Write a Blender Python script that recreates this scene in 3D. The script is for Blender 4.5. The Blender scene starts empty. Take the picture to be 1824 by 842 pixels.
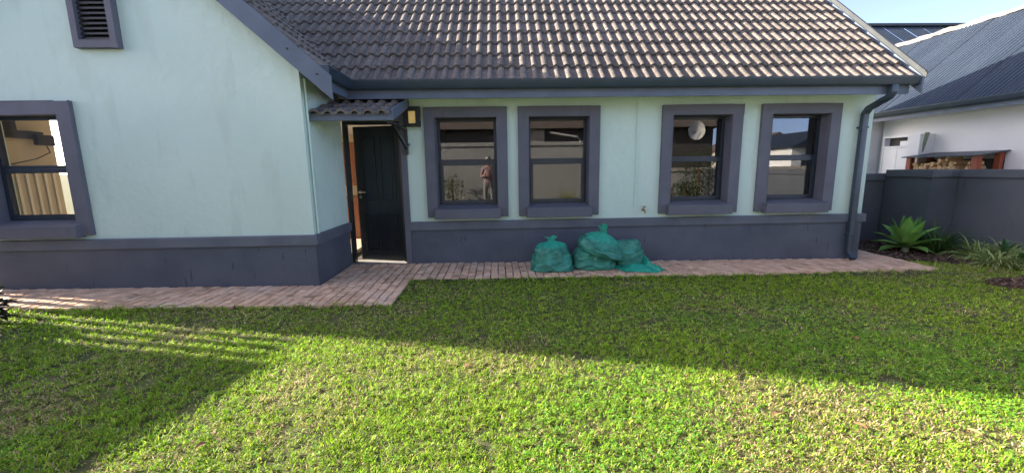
import bpy, bmesh, math, random
import numpy as np
from mathutils import Vector, Matrix, noise as mnoise

random.seed(7)
rng = np.random.default_rng(7)
R = math.radians
scene = bpy.context.scene
COL = scene.collection

# ------------------------------------------------------------------ camera
camd = bpy.data.cameras.new("camera")
camo = bpy.data.objects.new("camera", camd)
COL.objects.link(camo)
camd.sensor_width = 36.0
camd.lens = 36.0 * 725 / 1824
camd.clip_start, camd.clip_end = 0.05, 1000
CAM = Vector((0, 0, 1.435))
pitch, roll, yaw = R(9.404), R(-0.858), R(1.821)
fw = Vector((math.sin(yaw) * math.cos(pitch), math.cos(yaw) * math.cos(pitch), -math.sin(pitch)))
r0 = Vector((math.cos(yaw), -math.sin(yaw), 0))
u0 = r0.cross(fw)
rt = math.cos(roll) * r0 + math.sin(roll) * u0
up = -math.sin(roll) * r0 + math.cos(roll) * u0
M = Matrix((rt, up, -fw)).transposed().to_4x4()
M.translation = CAM
camo.matrix_world = M
scene.camera = camo

# ------------------------------------------------------------------ sun, sky, exposure
SUN_EL = R(23)
SUN_AZ = math.atan2(-1.0, 0.24)           # low sun from the left, a little behind the facade
sdir = Vector((math.sin(SUN_AZ) * math.cos(SUN_EL), math.cos(SUN_AZ) * math.cos(SUN_EL), math.sin(SUN_EL)))
sund = bpy.data.lights.new("sun", 'SUN')
sund.energy = 3.1
sund.angle = R(0.55)
sund.color = (1.0, 0.89, 0.72)
suno = bpy.data.objects.new("sun", sund)
suno.location = (-30, 8, 12)
suno.rotation_euler = sdir.to_track_quat('Z', 'Y').to_euler()
COL.objects.link(suno)

world = bpy.data.worlds.new("World")
scene.world = world
world.use_nodes = True
wt = world.node_tree
bg = wt.nodes['Background']
sky = wt.nodes.new('ShaderNodeTexSky')
sky.sky_type = 'NISHITA'
sky.sun_disc = False
sky.sun_elevation = SUN_EL
sky.sun_rotation = SUN_AZ
sky.air_density, sky.dust_density, sky.ozone_density = 0.25, 1.0, 1.0
hsv = wt.nodes.new('ShaderNodeMixRGB'); hsv.blend_type = 'MULTIPLY'      # white balance of the daylight
hsv.inputs[0].default_value = 1.0; hsv.inputs[2].default_value = (1.06, 0.94, 0.84, 1)
wt.links.new(sky.outputs[0], hsv.inputs[1])
# thin wisps of high cloud everywhere in the sky
tc = wt.nodes.new('ShaderNodeTexCoord')
mp = wt.nodes.new('ShaderNodeMapping'); mp.inputs['Scale'].default_value = (1.2, 1.2, 5.0)
cn = wt.nodes.new('ShaderNodeTexNoise'); cn.inputs['Scale'].default_value = 2.2; cn.inputs['Detail'].default_value = 7
cr = wt.nodes.new('ShaderNodeValToRGB')
cr.color_ramp.elements[0].position = 0.42; cr.color_ramp.elements[1].position = 0.75
cr.color_ramp.elements[1].color = (0.35, 0.35, 0.35, 1)
cm = wt.nodes.new('ShaderNodeMixRGB'); cm.inputs[2].default_value = (0.85, 0.95, 1.15, 1)
wt.links.new(tc.outputs['Generated'], mp.inputs[0]); wt.links.new(mp.outputs[0], cn.inputs[0])
wt.links.new(cn.outputs[0], cr.inputs[0]); wt.links.new(cr.outputs[0], cm.inputs[0])
wt.links.new(hsv.outputs[0], cm.inputs[1]); wt.links.new(cm.outputs[0], bg.inputs[0])
bg.inputs[1].default_value = 0.15

vs = scene.view_settings
vs.view_transform = 'Standard'; vs.look = 'None'; vs.gamma = 1.0; vs.use_curve_mapping = False
vs.exposure = 2.75
scene.cycles.max_bounces = 8
scene.cycles.transparent_max_bounces = 16

# ------------------------------------------------------------------ materials
def nodes_of(name):
    m = bpy.data.materials.new(name); m.use_nodes = True
    t = m.node_tree
    return m, t, t.nodes['Principled BSDF']

def N(t, kind, **kw):
    n = t.nodes.new(kind)
    for k, v in kw.items(): setattr(n, k, v)
    return n

def pmat(name, c1, c2=None, scale=6.0, rough=0.6, bump=0.0, bscale=120.0, metal=0.0, detail=5, rnd=0.0,
         stretch=(1, 1, 1), spec=0.5, coat=0.0, contrast=(0.35, 0.68), streak=None):
    """noise-mixed paint / stone / plaster, with fine relief; rnd varies the shade from piece to piece"""
    m, t, b = nodes_of(name)
    b.inputs['Roughness'].default_value = rough
    b.inputs['Metallic'].default_value = metal
    b.inputs['Specular IOR Level'].default_value = spec
    if coat: b.inputs['Coat Weight'].default_value = coat; b.inputs['Coat Roughness'].default_value = 0.15
    geo = N(t, 'ShaderNodeNewGeometry')
    mpn = N(t, 'ShaderNodeMapping'); mpn.inputs['Scale'].default_value = stretch
    t.links.new(geo.outputs['Position'], mpn.inputs[0])
    c2 = c2 or c1
    nz = N(t, 'ShaderNodeTexNoise'); nz.inputs['Scale'].default_value = scale; nz.inputs['Detail'].default_value = detail
    t.links.new(mpn.outputs[0], nz.inputs['Vector'])
    rp = N(t, 'ShaderNodeValToRGB')
    rp.color_ramp.elements[0].position, rp.color_ramp.elements[1].position = contrast
    rp.color_ramp.elements[0].color = (*c1, 1); rp.color_ramp.elements[1].color = (*c2, 1)
    t.links.new(nz.outputs[0], rp.inputs[0])
    out = rp.outputs[0]
    if streak:                                    # (colour, amount): rain streaks and grime with a shape of their own
        ms = N(t, 'ShaderNodeMapping'); ms.inputs['Scale'].default_value = streak[2]
        t.links.new(geo.outputs['Position'], ms.inputs[0])
        ns = N(t, 'ShaderNodeTexNoise'); ns.inputs['Scale'].default_value = 1.0; ns.inputs['Detail'].default_value = 4
        t.links.new(ms.outputs[0], ns.inputs['Vector'])
        rs = N(t, 'ShaderNodeValToRGB'); rs.color_ramp.elements[0].position = streak[3]; rs.color_ramp.elements[1].position = streak[3] + 0.08
        rs.color_ramp.elements[1].color = (streak[1],) * 3 + (1,)
        t.links.new(ns.outputs[0], rs.inputs[0])
        mx = N(t, 'ShaderNodeMixRGB'); mx.inputs[2].default_value = (*streak[0], 1)
        t.links.new(rs.outputs[0], mx.inputs[0]); t.links.new(out, mx.inputs[1]); out = mx.outputs[0]
    if rnd:
        oi = N(t, 'ShaderNodeObjectInfo')
        at = N(t, 'ShaderNodeAttribute', attribute_name='tint')
        ad = N(t, 'ShaderNodeMath', operation='ADD'); t.links.new(oi.outputs['Random'], ad.inputs[0]); t.links.new(at.outputs['Fac'], ad.inputs[1])
        fr = N(t, 'ShaderNodeMath', operation='FRACT'); t.links.new(ad.outputs[0], fr.inputs[0])
        mr = N(t, 'ShaderNodeMapRange'); mr.inputs['To Min'].default_value = 1 - rnd; mr.inputs['To Max'].default_value = 1 + rnd
        t.links.new(fr.outputs[0], mr.inputs[0])
        hv = N(t, 'ShaderNodeHueSaturation'); t.links.new(out, hv.inputs['Color']); t.links.new(mr.outputs[0], hv.inputs['Value'])
        out = hv.outputs[0]
    t.links.new(out, b.inputs['Base Color'])
    if bump:
        nb = N(t, 'ShaderNodeTexNoise'); nb.inputs['Scale'].default_value = bscale; nb.inputs['Detail'].default_value = 4
        t.links.new(geo.outputs['Position'], nb.inputs['Vector'])
        nb2 = N(t, 'ShaderNodeTexNoise'); nb2.inputs['Scale'].default_value = bscale * 0.07; nb2.inputs['Detail'].default_value = 2
        t.links.new(geo.outputs['Position'], nb2.inputs['Vector'])
        sm = N(t, 'ShaderNodeMath', operation='MULTIPLY_ADD'); sm.inputs[1].default_value = 3.0
        t.links.new(nb2.outputs[0], sm.inputs[0]); t.links.new(nb.outputs[0], sm.inputs[2])
        bp = N(t, 'ShaderNodeBump'); bp.inputs['Strength'].default_value = bump; bp.inputs['Distance'].default_value = 0.004
        t.links.new(sm.outputs[0], bp.inputs['Height']); t.links.new(bp.outputs[0], b.inputs['Normal'])
    return m

MT = {}
MT['mint'] = pmat('mint_plaster', (0.60, 0.735, 0.65), (0.65, 0.785, 0.70), 0.9, 0.85, 0.8, 110, spec=0.2,
                  streak=((0.53, 0.64, 0.56), 0.40, (4, 4, 1.0), 0.57))
MT['plinth'] = pmat('charcoal_plinth_paint', (0.084, 0.096, 0.126), (0.112, 0.124, 0.156), 2.2, 0.6, 0.5, 130, spec=0.35,
                    streak=((0.04, 0.04, 0.048), 0.75, (26, 26, 4.5), 0.66))
MT['band'] = pmat('charcoal_band_paint', (0.108, 0.12, 0.15), (0.148, 0.16, 0.195), 2.4, 0.55, 0.4, 130, spec=0.35)
MT['trim'] = pmat('window_surround_paint', (0.126, 0.128, 0.158), (0.15, 0.152, 0.182), 3.0, 0.65, 0.45, 150, spec=0.3,
                  streak=((0.11, 0.105, 0.125), 0.5, (14, 14, 3), 0.62))
MT['fascia'] = pmat('slate_fascia_paint', (0.104, 0.132, 0.178), (0.128, 0.16, 0.21), 4.0, 0.45, 0.15, 60, spec=0.4)
MT['gutter'] = pmat('dark_gutter_metal', (0.030, 0.048, 0.07), (0.042, 0.062, 0.086), 5.0, 0.35, 0.05, 40, spec=0.5)
MT['alu'] = pmat('navy_window_aluminium', (0.020, 0.030, 0.045), (0.028, 0.04, 0.058), 8.0, 0.35, 0.0, spec=0.5)
MT['blackdoor'] = pmat('black_door_paint', (0.010, 0.014, 0.018), (0.016, 0.021, 0.026), 6.0, 0.28, 0.15, 60, stretch=(6, 6, 0.6))
MT['steel'] = pmat('brushed_steel', (0.42, 0.42, 0.41), (0.5, 0.5, 0.49), 30, 0.3, metal=1.0)
MT['black'] = pmat('black_plastic', (0.012, 0.012, 0.013), (0.02, 0.02, 0.021), 20, 0.45)
MT['louvre'] = pmat('black_flaking_louvre_paint', (0.014, 0.015, 0.017), (0.022, 0.024, 0.027), 20, 0.5,
                    streak=((0.5, 0.53, 0.56), 0.9, (22, 22, 60), 0.70))
MT['interior'] = pmat('interior_paint', (0.30, 0.285, 0.26), (0.33, 0.31, 0.285), 2, 0.9)
MT['tan'] = pmat('tan_interior_paint', (0.56, 0.47, 0.34), (0.60, 0.51, 0.38), 2, 0.8)
MT['tanpale'] = pmat('pale_interior_batten', (0.72, 0.67, 0.56), (0.76, 0.71, 0.60), 2, 0.8)
MT['wood'] = pmat('varnished_red_wood', (0.20, 0.065, 0.03), (0.28, 0.10, 0.045), 9, 0.5, 0.2, 60, stretch=(5, 5, 0.5))
MT['redwood'] = pmat('red_stained_timber', (0.27, 0.058, 0.026), (0.36, 0.085, 0.036), 8, 0.55, 0.3, 80, stretch=(4, 4, 0.5))
MT['white'] = pmat('white_wall_plaster', (0.75, 0.74, 0.73), (0.80, 0.79, 0.78), 1.1, 0.85, 0.4, 120, spec=0.2)
MT['whitedoor'] = pmat('white_cupboard_paint', (0.74, 0.76, 0.78), (0.78, 0.80, 0.82), 2, 0.45)
MT['mortar'] = pmat('whitewashed_ridge_mortar', (0.13, 0.124, 0.115), (0.22, 0.21, 0.195), 6, 0.9, 0.9, 40)
MT['bwall'] = pmat('dark_grey_garden_wall_paint', (0.088, 0.097, 0.112), (0.112, 0.12, 0.138), 1.6, 0.75, 0.7, 110, spec=0.25,
                   streak=((0.05, 0.054, 0.064), 0.5, (5, 5, 0.7), 0.62))
MT['bwall2'] = pmat('grey_neighbour_wall_paint', (0.42, 0.41, 0.39), (0.50, 0.485, 0.46), 1.2, 0.8, 0.4, 100)
MT['metalroof'] = pmat('blue_grey_metal_roof', (0.021, 0.031, 0.050), (0.027, 0.039, 0.060), 1.8, 0.45, 0.0, spec=0.5,
                       streak=((0.055, 0.062, 0.072), 0.4, (3, 3, 3), 0.68))
MT['brownroof'] = pmat('brown_tile_roof', (0.10, 0.075, 0.06), (0.14, 0.11, 0.09), 5, 0.8)
MT['cream'] = pmat('cream_wall', (0.55, 0.50, 0.41), (0.6, 0.55, 0.46), 2, 0.85)
MT['darkwall'] = pmat('dark_house_wall', (0.085, 0.075, 0.068), (0.11, 0.1, 0.09), 2, 0.85)
MT['dishwhite'] = pmat('white_dish_paint', (0.72, 0.70, 0.64), (0.76, 0.74, 0.68), 3, 0.5)
MT['gatewood'] = pmat('dark_gate_slats', (0.05, 0.045, 0.04), (0.07, 0.06, 0.055), 8, 0.7, stretch=(5, 5, 0.6))
MT['green_pole'] = pmat('green_treated_pole', (0.20, 0.25, 0.16), (0.27, 0.31, 0.21), 12, 0.8, 0.4, 60, stretch=(6, 6, 0.6))
MT['soil'] = pmat('mulch_soil', (0.035, 0.024, 0.018), (0.06, 0.042, 0.032), 12, 0.95, 0.8, 40)
MT['sand'] = pmat('joint_sand', (0.045, 0.035, 0.028), (0.08, 0.062, 0.05), 14, 0.95, 0.6, 60)
MT['concrete'] = pmat('threshold_concrete', (0.20, 0.19, 0.18), (0.27, 0.255, 0.24), 8, 0.85, 0.4, 90)
MT['brass'] = pmat('old_brass', (0.28, 0.19, 0.09), (0.36, 0.25, 0.12), 30, 0.45, metal=0.8)
MT['rust'] = pmat('rust_stain', (0.32, 0.18, 0.09), (0.5, 0.36, 0.22), 40, 0.9)
MT['flash'] = pmat('pale_verge_flashing', (0.040, 0.048, 0.054), (0.055, 0.064, 0.07), 5, 0.8)
MT['floor'] = pmat('interior_floor', (0.42, 0.34, 0.26), (0.48, 0.39, 0.3), 5, 0.6)

def tile_material():
    m = pmat('weathered_concrete_tile', (0.168, 0.150, 0.136), (0.222, 0.200, 0.182), 5.5, 0.88, 0.8, 170, rnd=0.16, spec=0.2)
    t = m.node_tree; b = t.nodes['Principled BSDF']
    src = b.inputs['Base Color'].links[0].from_socket
    geo = N(t, 'ShaderNodeNewGeometry')
    n1 = N(t, 'ShaderNodeTexNoise'); n1.inputs['Scale'].default_value = 4.5; n1.inputs['Detail'].default_value = 8; n1.inputs['Roughness'].default_value = 0.72
    t.links.new(geo.outputs['Position'], n1.inputs['Vector'])
    rp = N(t, 'ShaderNodeValToRGB'); rp.color_ramp.elements[0].position = 0.66; rp.color_ramp.elements[1].position = 0.72
    rp.color_ramp.elements[1].color = (0.75, 0.75, 0.75, 1)
    t.links.new(n1.outputs[0], rp.inputs[0])
    mx = N(t, 'ShaderNodeMixRGB'); mx.inputs[2].default_value = (0.34, 0.22, 0.06, 1)     # orange lichen
    t.links.new(rp.outputs[0], mx.inputs[0]); t.links.new(src, mx.inputs[1])
    n2 = N(t, 'ShaderNodeTexNoise'); n2.inputs['Scale'].default_value = 28; n2.inputs['Detail'].default_value = 6
    t.links.new(geo.outputs['Position'], n2.inputs['Vector'])
    r2 = N(t, 'ShaderNodeValToRGB'); r2.color_ramp.elements[0].position = 0.30; r2.color_ramp.elements[1].position = 0.62
    r2.color_ramp.elements[0].color = (0.6, 0.58, 0.57, 1)
    t.links.new(n2.outputs[0], r2.inputs[0])
    m2 = N(t, 'ShaderNodeMixRGB', blend_type='MULTIPLY'); m2.inputs[0].default_value = 1
    t.links.new(mx.outputs[0], m2.inputs[1]); t.links.new(r2.outputs[0], m2.inputs[2])
    t.links.new(m2.outputs[0], b.inputs['Base Color'])
    return m
MT['tile'] = tile_material()

def paver_material():
    m = pmat('clay_paver', (0.61, 0.385, 0.255), (0.74, 0.53, 0.385), 7, 0.85, 0.7, 140, rnd=0.17, spec=0.25)
    t = m.node_tree; b = t.nodes['Principled BSDF']
    src = b.inputs['Base Color'].links[0].from_socket
    geo = N(t, 'ShaderNodeNewGeometry')
    def patch(prev, col, scale, lo, hi, amt, off):
        mp_ = N(t, 'ShaderNodeMapping'); mp_.inputs['Location'].default_value = off
        t.links.new(geo.outputs['Position'], mp_.inputs[0])
        n1 = N(t, 'ShaderNodeTexNoise'); n1.inputs['Scale'].default_value = scale; n1.inputs['Detail'].default_value = 6
        t.links.new(mp_.outputs[0], n1.inputs['Vector'])
        rp = N(t, 'ShaderNodeValToRGB'); rp.color_ramp.elements[0].position = lo; rp.color_ramp.elements[1].position = hi
        rp.color_ramp.elements[1].color = (amt, amt, amt, 1)
        t.links.new(n1.outputs[0], rp.inputs[0])
        mx = N(t, 'ShaderNodeMixRGB'); mx.inputs[2].default_value = (*col, 1)
        t.links.new(rp.outputs[0], mx.inputs[0]); t.links.new(prev, mx.inputs[1])
        return mx.outputs[0]
    o = patch(src, (0.68, 0.57, 0.50), 1.5, 0.54, 0.76, 0.55, (3.1, 0.4, 0))       # lime bloom
    o = patch(o, (0.15, 0.11, 0.085), 5.0, 0.60, 0.72, 0.7, (0, 7, 0))              # dirt
    t.links.new(o, b.inputs['Base Color'])
    return m
MT['paver'] = paver_material()

def leaf_material(name, attr='shade', rough=0.5, trans=0.35, spec=0.35):
    """foliage: colour per leaf from a stored attribute, light passing through"""
    m, t, b = nodes_of(name)
    a = N(t, 'ShaderNodeAttribute', attribute_name=attr)
    t.links.new(a.outputs['Color'], b.inputs['Base Color'])
    b.inputs['Roughness'].default_value = rough
    b.inputs['Specular IOR Level'].default_value = spec
    tr = N(t, 'ShaderNodeBsdfTranslucent'); t.links.new(a.outputs['Color'], tr.inputs[0])
    mx = N(t, 'ShaderNodeMixShader'); mx.inputs[0].default_value = trans
    t.links.new(b.outputs[0], mx.inputs[1]); t.links.new(tr.outputs[0], mx.inputs[2])
    t.links.new(mx.outputs[0], t.nodes['Material Output'].inputs[0])
    return m
MT['grass'] = leaf_material('grass_blades', trans=0.4, rough=0.55, spec=0.25)
MT['leaf'] = leaf_material('garden_leaves', trans=0.2, rough=0.42, spec=0.45)
MT['agave'] = leaf_material('agave_leaves', trans=0.12, rough=0.5, spec=0.35)
MT['chips'] = leaf_material('bark_chips', trans=0.0, rough=0.9, spec=0.2)

def glass_material():
    m, t, b = nodes_of('tinted_window_glass')
    t.nodes.remove(b)
    tr = N(t, 'ShaderNodeBsdfTransparent'); tr.inputs[0].default_value = (0.62, 0.62, 0.60, 1)
    gl = N(t, 'ShaderNodeBsdfGlossy'); gl.inputs['Roughness'].default_value = 0.0; gl.inputs[0].default_value = (0.92, 0.95, 1, 1)
    fr = N(t, 'ShaderNodeFresnel'); ge = N(t, 'ShaderNodeNewGeometry'); mr = N(t, 'ShaderNodeMapRange'); mr.inputs['To Min'].default_value = 1.85; mr.inputs['To Max'].default_value = 1 / 1.85
    t.links.new(ge.outputs['Backfacing'], mr.inputs[0]); t.links.new(mr.outputs[0], fr.inputs[0])
    mx = N(t, 'ShaderNodeMixShader')
    t.links.new(fr.outputs[0], mx.inputs[0]); t.links.new(tr.outputs[0], mx.inputs[1]); t.links.new(gl.outputs[0], mx.inputs[2])
    t.links.new(mx.outputs[0], t.nodes['Material Output'].inputs[0])
    return m
MT['glass'] = glass_material()
def clear_glass():
    m, t, b = nodes_of('clear_window_glass')
    t.nodes.remove(b)
    tr = N(t, 'ShaderNodeBsdfTransparent'); tr.inputs[0].default_value = (0.9, 0.9, 0.88, 1)
    gl = N(t, 'ShaderNodeBsdfGlossy'); gl.inputs['Roughness'].default_value = 0.0
    fr = N(t, 'ShaderNodeFresnel'); ge = N(t, 'ShaderNodeNewGeometry'); mr = N(t, 'ShaderNodeMapRange'); mr.inputs['To Min'].default_value = 1.5; mr.inputs['To Max'].default_value = 1 / 1.5
    t.links.new(ge.outputs['Backfacing'], mr.inputs[0]); t.links.new(mr.outputs[0], fr.inputs[0])
    mx = N(t, 'ShaderNodeMixShader')
    t.links.new(fr.outputs[0], mx.inputs[0]); t.links.new(tr.outputs[0], mx.inputs[1]); t.links.new(gl.outputs[0], mx.inputs[2])
    t.links.new(mx.outputs[0], t.nodes['Material Output'].inputs[0])
    return m
MT['clear'] = clear_glass()

def bag_material(name, c1, c2):
    m = pmat(name, c1, c2, 8, 0.26, 0.0, spec=0.6, contrast=(0.36, 0.66))
    t = m.node_tree; b = t.nodes['Principled BSDF']
    geo = N(t, 'ShaderNodeNewGeometry')
    mpn = N(t, 'ShaderNodeMapping'); mpn.inputs['Scale'].default_value = (1, 1, 3.2)
    t.links.new(geo.outputs['Position'], mpn.inputs[0])
    n1 = N(t, 'ShaderNodeTexNoise'); n1.inputs['Scale'].default_value = 13; n1.inputs['Detail'].default_value = 3; n1.inputs['Distortion'].default_value = 1.6
    t.links.new(mpn.outputs[0], n1.inputs['Vector'])
    bp = N(t, 'ShaderNodeBump'); bp.inputs['Strength'].default_value = 0.9; bp.inputs['Distance'].default_value = 0.016
    t.links.new(n1.outputs[0], bp.inputs['Height']); t.links.new(bp.outputs[0], b.inputs['Normal'])
    tr = N(t, 'ShaderNodeBsdfTranslucent'); tr.inputs[0].default_value = (*c2, 1)
    mx = N(t, 'ShaderNodeMixShader'); mx.inputs[0].default_value = 0.2
    t.links.new(b.outputs[0], mx.inputs[1]); t.links.new(tr.outputs[0], mx.inputs[2])
    t.links.new(mx.outputs[0], t.nodes['Material Output'].inputs[0])
    return m
MT['bag'] = bag_material('green_plastic_bag', (0.04, 0.235, 0.175), (0.085, 0.43, 0.33))
MT['bagthin'] = bag_material('green_plastic_bag_empty', (0.03, 0.42, 0.29), (0.05, 0.52, 0.38))

# ------------------------------------------------------------------ helpers
WL = {}                                           # world position of every parent
def link(o, parent=None, world_loc=(0, 0, 0)):
    COL.objects.link(o)
    w = Vector(world_loc)
    if parent is not None:
        o.parent = parent; o.location = w - WL[parent]
    else:
        o.location = w
    WL[o] = w
    return o

def tag(o, label=None, cat=None, group=None, kind=None):
    if label: o['label'] = label
    if cat: o['category'] = cat
    if group: o['group'] = group
    if kind: o['kind'] = kind
    return o

def thing(name, loc, label, cat, group=None):
    o = bpy.data.objects.new(name, None); o.empty_display_size = 0.2
    link(o, None, loc)
    return tag(o, label, cat, group)

class MB:
    def __init__(s): s.v = []; s.f = []
    def add(s, vs, fs):
        n = len(s.v); s.v += [tuple(p) for p in vs]; s.f += [tuple(i + n for i in f) for f in fs]; return s
    def box(s, a, b):
        x0, y0, z0 = a; x1, y1, z1 = b
        return s.add([(x0,y0,z0),(x1,y0,z0),(x1,y1,z0),(x0,y1,z0),(x0,y0,z1),(x1,y0,z1),(x1,y1,z1),(x0,y1,z1)],
                     [(0,3,2,1),(4,5,6,7),(0,1,5,4),(1,2,6,5),(2,3,7,6),(3,0,4,7)])
    def prism(s, pts, ext):
        """closed polygon pts (3-d) extruded by the vector ext"""
        e = Vector(ext); n = len(pts)
        vs = [Vector(p) for p in pts] + [Vector(p) + e for p in pts]
        fs = [tuple(range(n))[::-1], tuple(range(n, 2 * n))]
        fs += [(i, (i + 1) % n, n + (i + 1) % n, n + i) for i in range(n)]
        return s.add(vs, fs)
    def tube(s, pts, rad, n=10, cap=True):
        pts = [Vector(p) for p in pts]
        rads = rad if isinstance(rad, (list, tuple)) else [rad] * len(pts)
        rings = []; prev = None
        for i, p in enumerate(pts):
            d = (pts[min(i + 1, len(pts) - 1)] - pts[max(i - 1, 0)]).normalized()
            a = Vector((0, 0, 1)) if abs(d.z) < 0.9 else Vector((1, 0, 0))
            if prev is not None: a = prev
            e1 = (a - d * a.dot(d)).normalized(); e2 = d.cross(e1); prev = e1
            rings.append([p + (e1 * math.cos(k * 2 * math.pi / n) + e2 * math.sin(k * 2 * math.pi / n)) * rads[i] for k in range(n)])
        vs = [q for r in rings for q in r]; fs = []
        for i in range(len(pts) - 1):
            for k in range(n):
                fs.append((i * n + k, i * n + (k + 1) % n, (i + 1) * n + (k + 1) % n, (i + 1) * n + k))
        if cap:
            fs.append(tuple(range(n))[::-1]); fs.append(tuple((len(pts) - 1) * n + k for k in range(n)))
        return s.add(vs, fs)
    def sweep(s, prof, path):
        """closed 2-d profile (a, z) carried along path points; a lies along the sideways normal of the plan path"""
        n = len(prof); rings = []
        P = [Vector(p) for p in path]
        for i, p in enumerate(P):
            d0 = (P[i] - P[i - 1]) if i else (P[1] - P[0])
            d1 = (P[i + 1] - P[i]) if i < len(P) - 1 else d0
            d0 = Vector((d0.x, d0.y, 0)).normalized(); d1 = Vector((d1.x, d1.y, 0)).normalized()
            n0 = Vector((d0.y, -d0.x, 0)); n1 = Vector((d1.y, -d1.x, 0))
            m = (n0 + n1); m = m / (m.length_squared / 2) if m.length > 1e-6 else n0
            rings.append([p + m * a + Vector((0, 0, z)) for a, z in prof])
        vs = [q for r in rings for q in r]; fs = []
        for i in range(len(P) - 1):
            for k in range(n):
                fs.append((i * n + k, i * n + (k + 1) % n, (i + 1) * n + (k + 1) % n, (i + 1) * n + k))
        fs.append(tuple(range(n))[::-1]); fs.append(tuple((len(P) - 1) * n + k for k in range(n)))
        return s.add(vs, fs)
    def build(s, name, mat, parent=None, bevel=0.0, smooth=False, seg=2, kind=None):
        o_ = WL[parent] if parent is not None else (Vector(s.v[0]) if False else Vector((0, 0, 0)))
        me = bpy.data.meshes.new(name)
        me.from_pydata([(x - o_[0], y - o_[1], z - o_[2]) for x, y, z in s.v], [], s.f)
        bm = bmesh.new(); bm.from_mesh(me); bmesh.ops.recalc_face_normals(bm, faces=bm.faces)
        if bevel:
            bmesh.ops.remove_doubles(bm, verts=bm.verts, dist=1e-5)
            ed = [e for e in bm.edges if len(e.link_faces) == 2 and e.calc_face_angle(0) > R(30)]
            bmesh.ops.bevel(bm, geom=ed, offset=bevel, segments=seg, affect='EDGES', profile=0.6, clamp_overlap=True)
        if smooth:
            for f in bm.faces: f.smooth = True
        bm.to_mesh(me); bm.free()
        if smooth: me.set_sharp_from_angle(angle=R(42))
        me.materials.append(MT[mat] if isinstance(mat, str) else mat)
        ob = bpy.data.objects.new(name, me)
        link(ob, parent, o_)
        if kind: ob['kind'] = kind
        return ob

def wall_xz(mb, x0, x1, z0, z1, y0, y1, holes):
    """slab in the XZ plane between y0 and y1 with rectangular holes, as clean boxes between grid lines"""
    xs = sorted({x0, x1, *[h[0] for h in holes], *[h[1] for h in holes]})
    zs = sorted({z0, z1, *[h[2] for h in holes], *[h[3] for h in holes]})
    solid = lambda x, z: not any(h[0] < x < h[1] and h[2] < z < h[3] for h in holes)
    grid = [[solid((xs[i] + xs[i+1]) / 2, (zs[j] + zs[j+1]) / 2) for j in range(len(zs)-1)] for i in range(len(xs)-1)]
    for i in range(len(xs) - 1):
        for j in range(len(zs) - 1):
            if not grid[i][j]: continue
            a, b, c, d = xs[i], xs[i+1], zs[j], zs[j+1]
            mb.add([(a,y0,c),(b,y0,c),(b,y0,d),(a,y0,d)], [(0,1,2,3)])
            mb.add([(a,y1,c),(b,y1,c),(b,y1,d),(a,y1,d)], [(3,2,1,0)])
            for di, dj, q in ((-1,0,[(a,y0,c),(a,y0,d),(a,y1,d),(a,y1,c)]), (1,0,[(b,y0,c),(b,y1,c),(b,y1,d),(b,y0,d)]),
                              (0,-1,[(a,y0,c),(a,y1,c),(b,y1,c),(b,y0,c)]), (0,1,[(a,y0,d),(b,y0,d),(b,y1,d),(a,y1,d)])):
                ii, jj = i + di, j + dj
                if not (0 <= ii < len(xs)-1 and 0 <= jj < len(zs)-1) or not grid[ii][jj]:
                    mb.add(q, [(0,1,2,3)])
    return mb

SL = -0.01115                                      # the ground falls slightly to the right
def gz(x): return SL * x

# ------------------------------------------------------------------ ground
def ground_material():
    m = pmat('thatch_and_soil', (0.052, 0.066, 0.016), (0.125, 0.125, 0.042), 9, 0.95, 0.9, 70)
    return m
gm = MB()
gm.add([(-160, -160, gz(-160)), (160, -160, gz(160)), (160, 160, gz(160)), (-160, 160, gz(-160))], [(0, 1, 2, 3)])
MT['ground'] = ground_material()
go = gm.build('ground', 'ground'); tag(go, kind='structure')

# paved path: bed, then pavers one by one
PATHS = [(-6.9, -1.15, 4.20, 4.93), (-2.22, -1.15, 4.93, 6.09), (-1.15, 6.22, 5.22, 6.09), (5.64, 6.22, 6.09, 7.62)]
def path_front(x):                                 # the lawn creeps over the front edge unevenly
    return 5.13 + 0.028 * max(0, x) + 0.03 * math.sin(x * 1.3)
pb = MB()
for x0, x1, y0, y1 in [(-6.9, -1.15, 4.18, 4.94), (-2.235, -1.15, 4.94, 6.095), (-1.15, 6.24, 5.12, 6.095), (5.63, 6.24, 6.095, 7.62)]:
    pb.add([(x0, y0, gz(x0) + .014), (x1, y0, gz(x1) + .014), (x1, y1, gz(x1) + .014), (x0, y1, gz(x0) + .014)], [(0, 1, 2, 3)])
path = pb.build('paved_path', 'sand'); tag(path, kind='structure')

def paver_mesh(w, l, h):
    b = MB(); e = 0.006
    w2, l2 = w / 2, l / 2
    b.add([(-w2,-l2,-h),(w2,-l2,-h),(w2,l2,-h),(-w2,l2,-h),(-w2,-l2,-e),(w2,-l2,-e),(w2,l2,-e),(-w2,l2,-e),
           (-w2+e,-l2+e,0),(w2-e,-l2+e,0),(w2-e,l2-e,0),(-w2+e,l2-e,0)],
          [(0,1,5,4),(1,2,6,5),(2,3,7,6),(3,0,4,7),(4,5,9,8),(5,6,10,9),(6,7,11,10),(7,4,8,11),(8,9,10,11)])
    return b
PW, PL = 0.102, 0.122
variants = []
for k in range(6):
    b = paver_mesh(PW - 0.007 - 0.003 * (k % 3), PL - 0.015 - 0.004 * (k // 3), 0.03)
    me = bpy.data.meshes.new('paver'); me.from_pydata(b.v, [], b.f); me.materials.append(MT['paver']); variants.append((me, b))
slots = []
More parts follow.
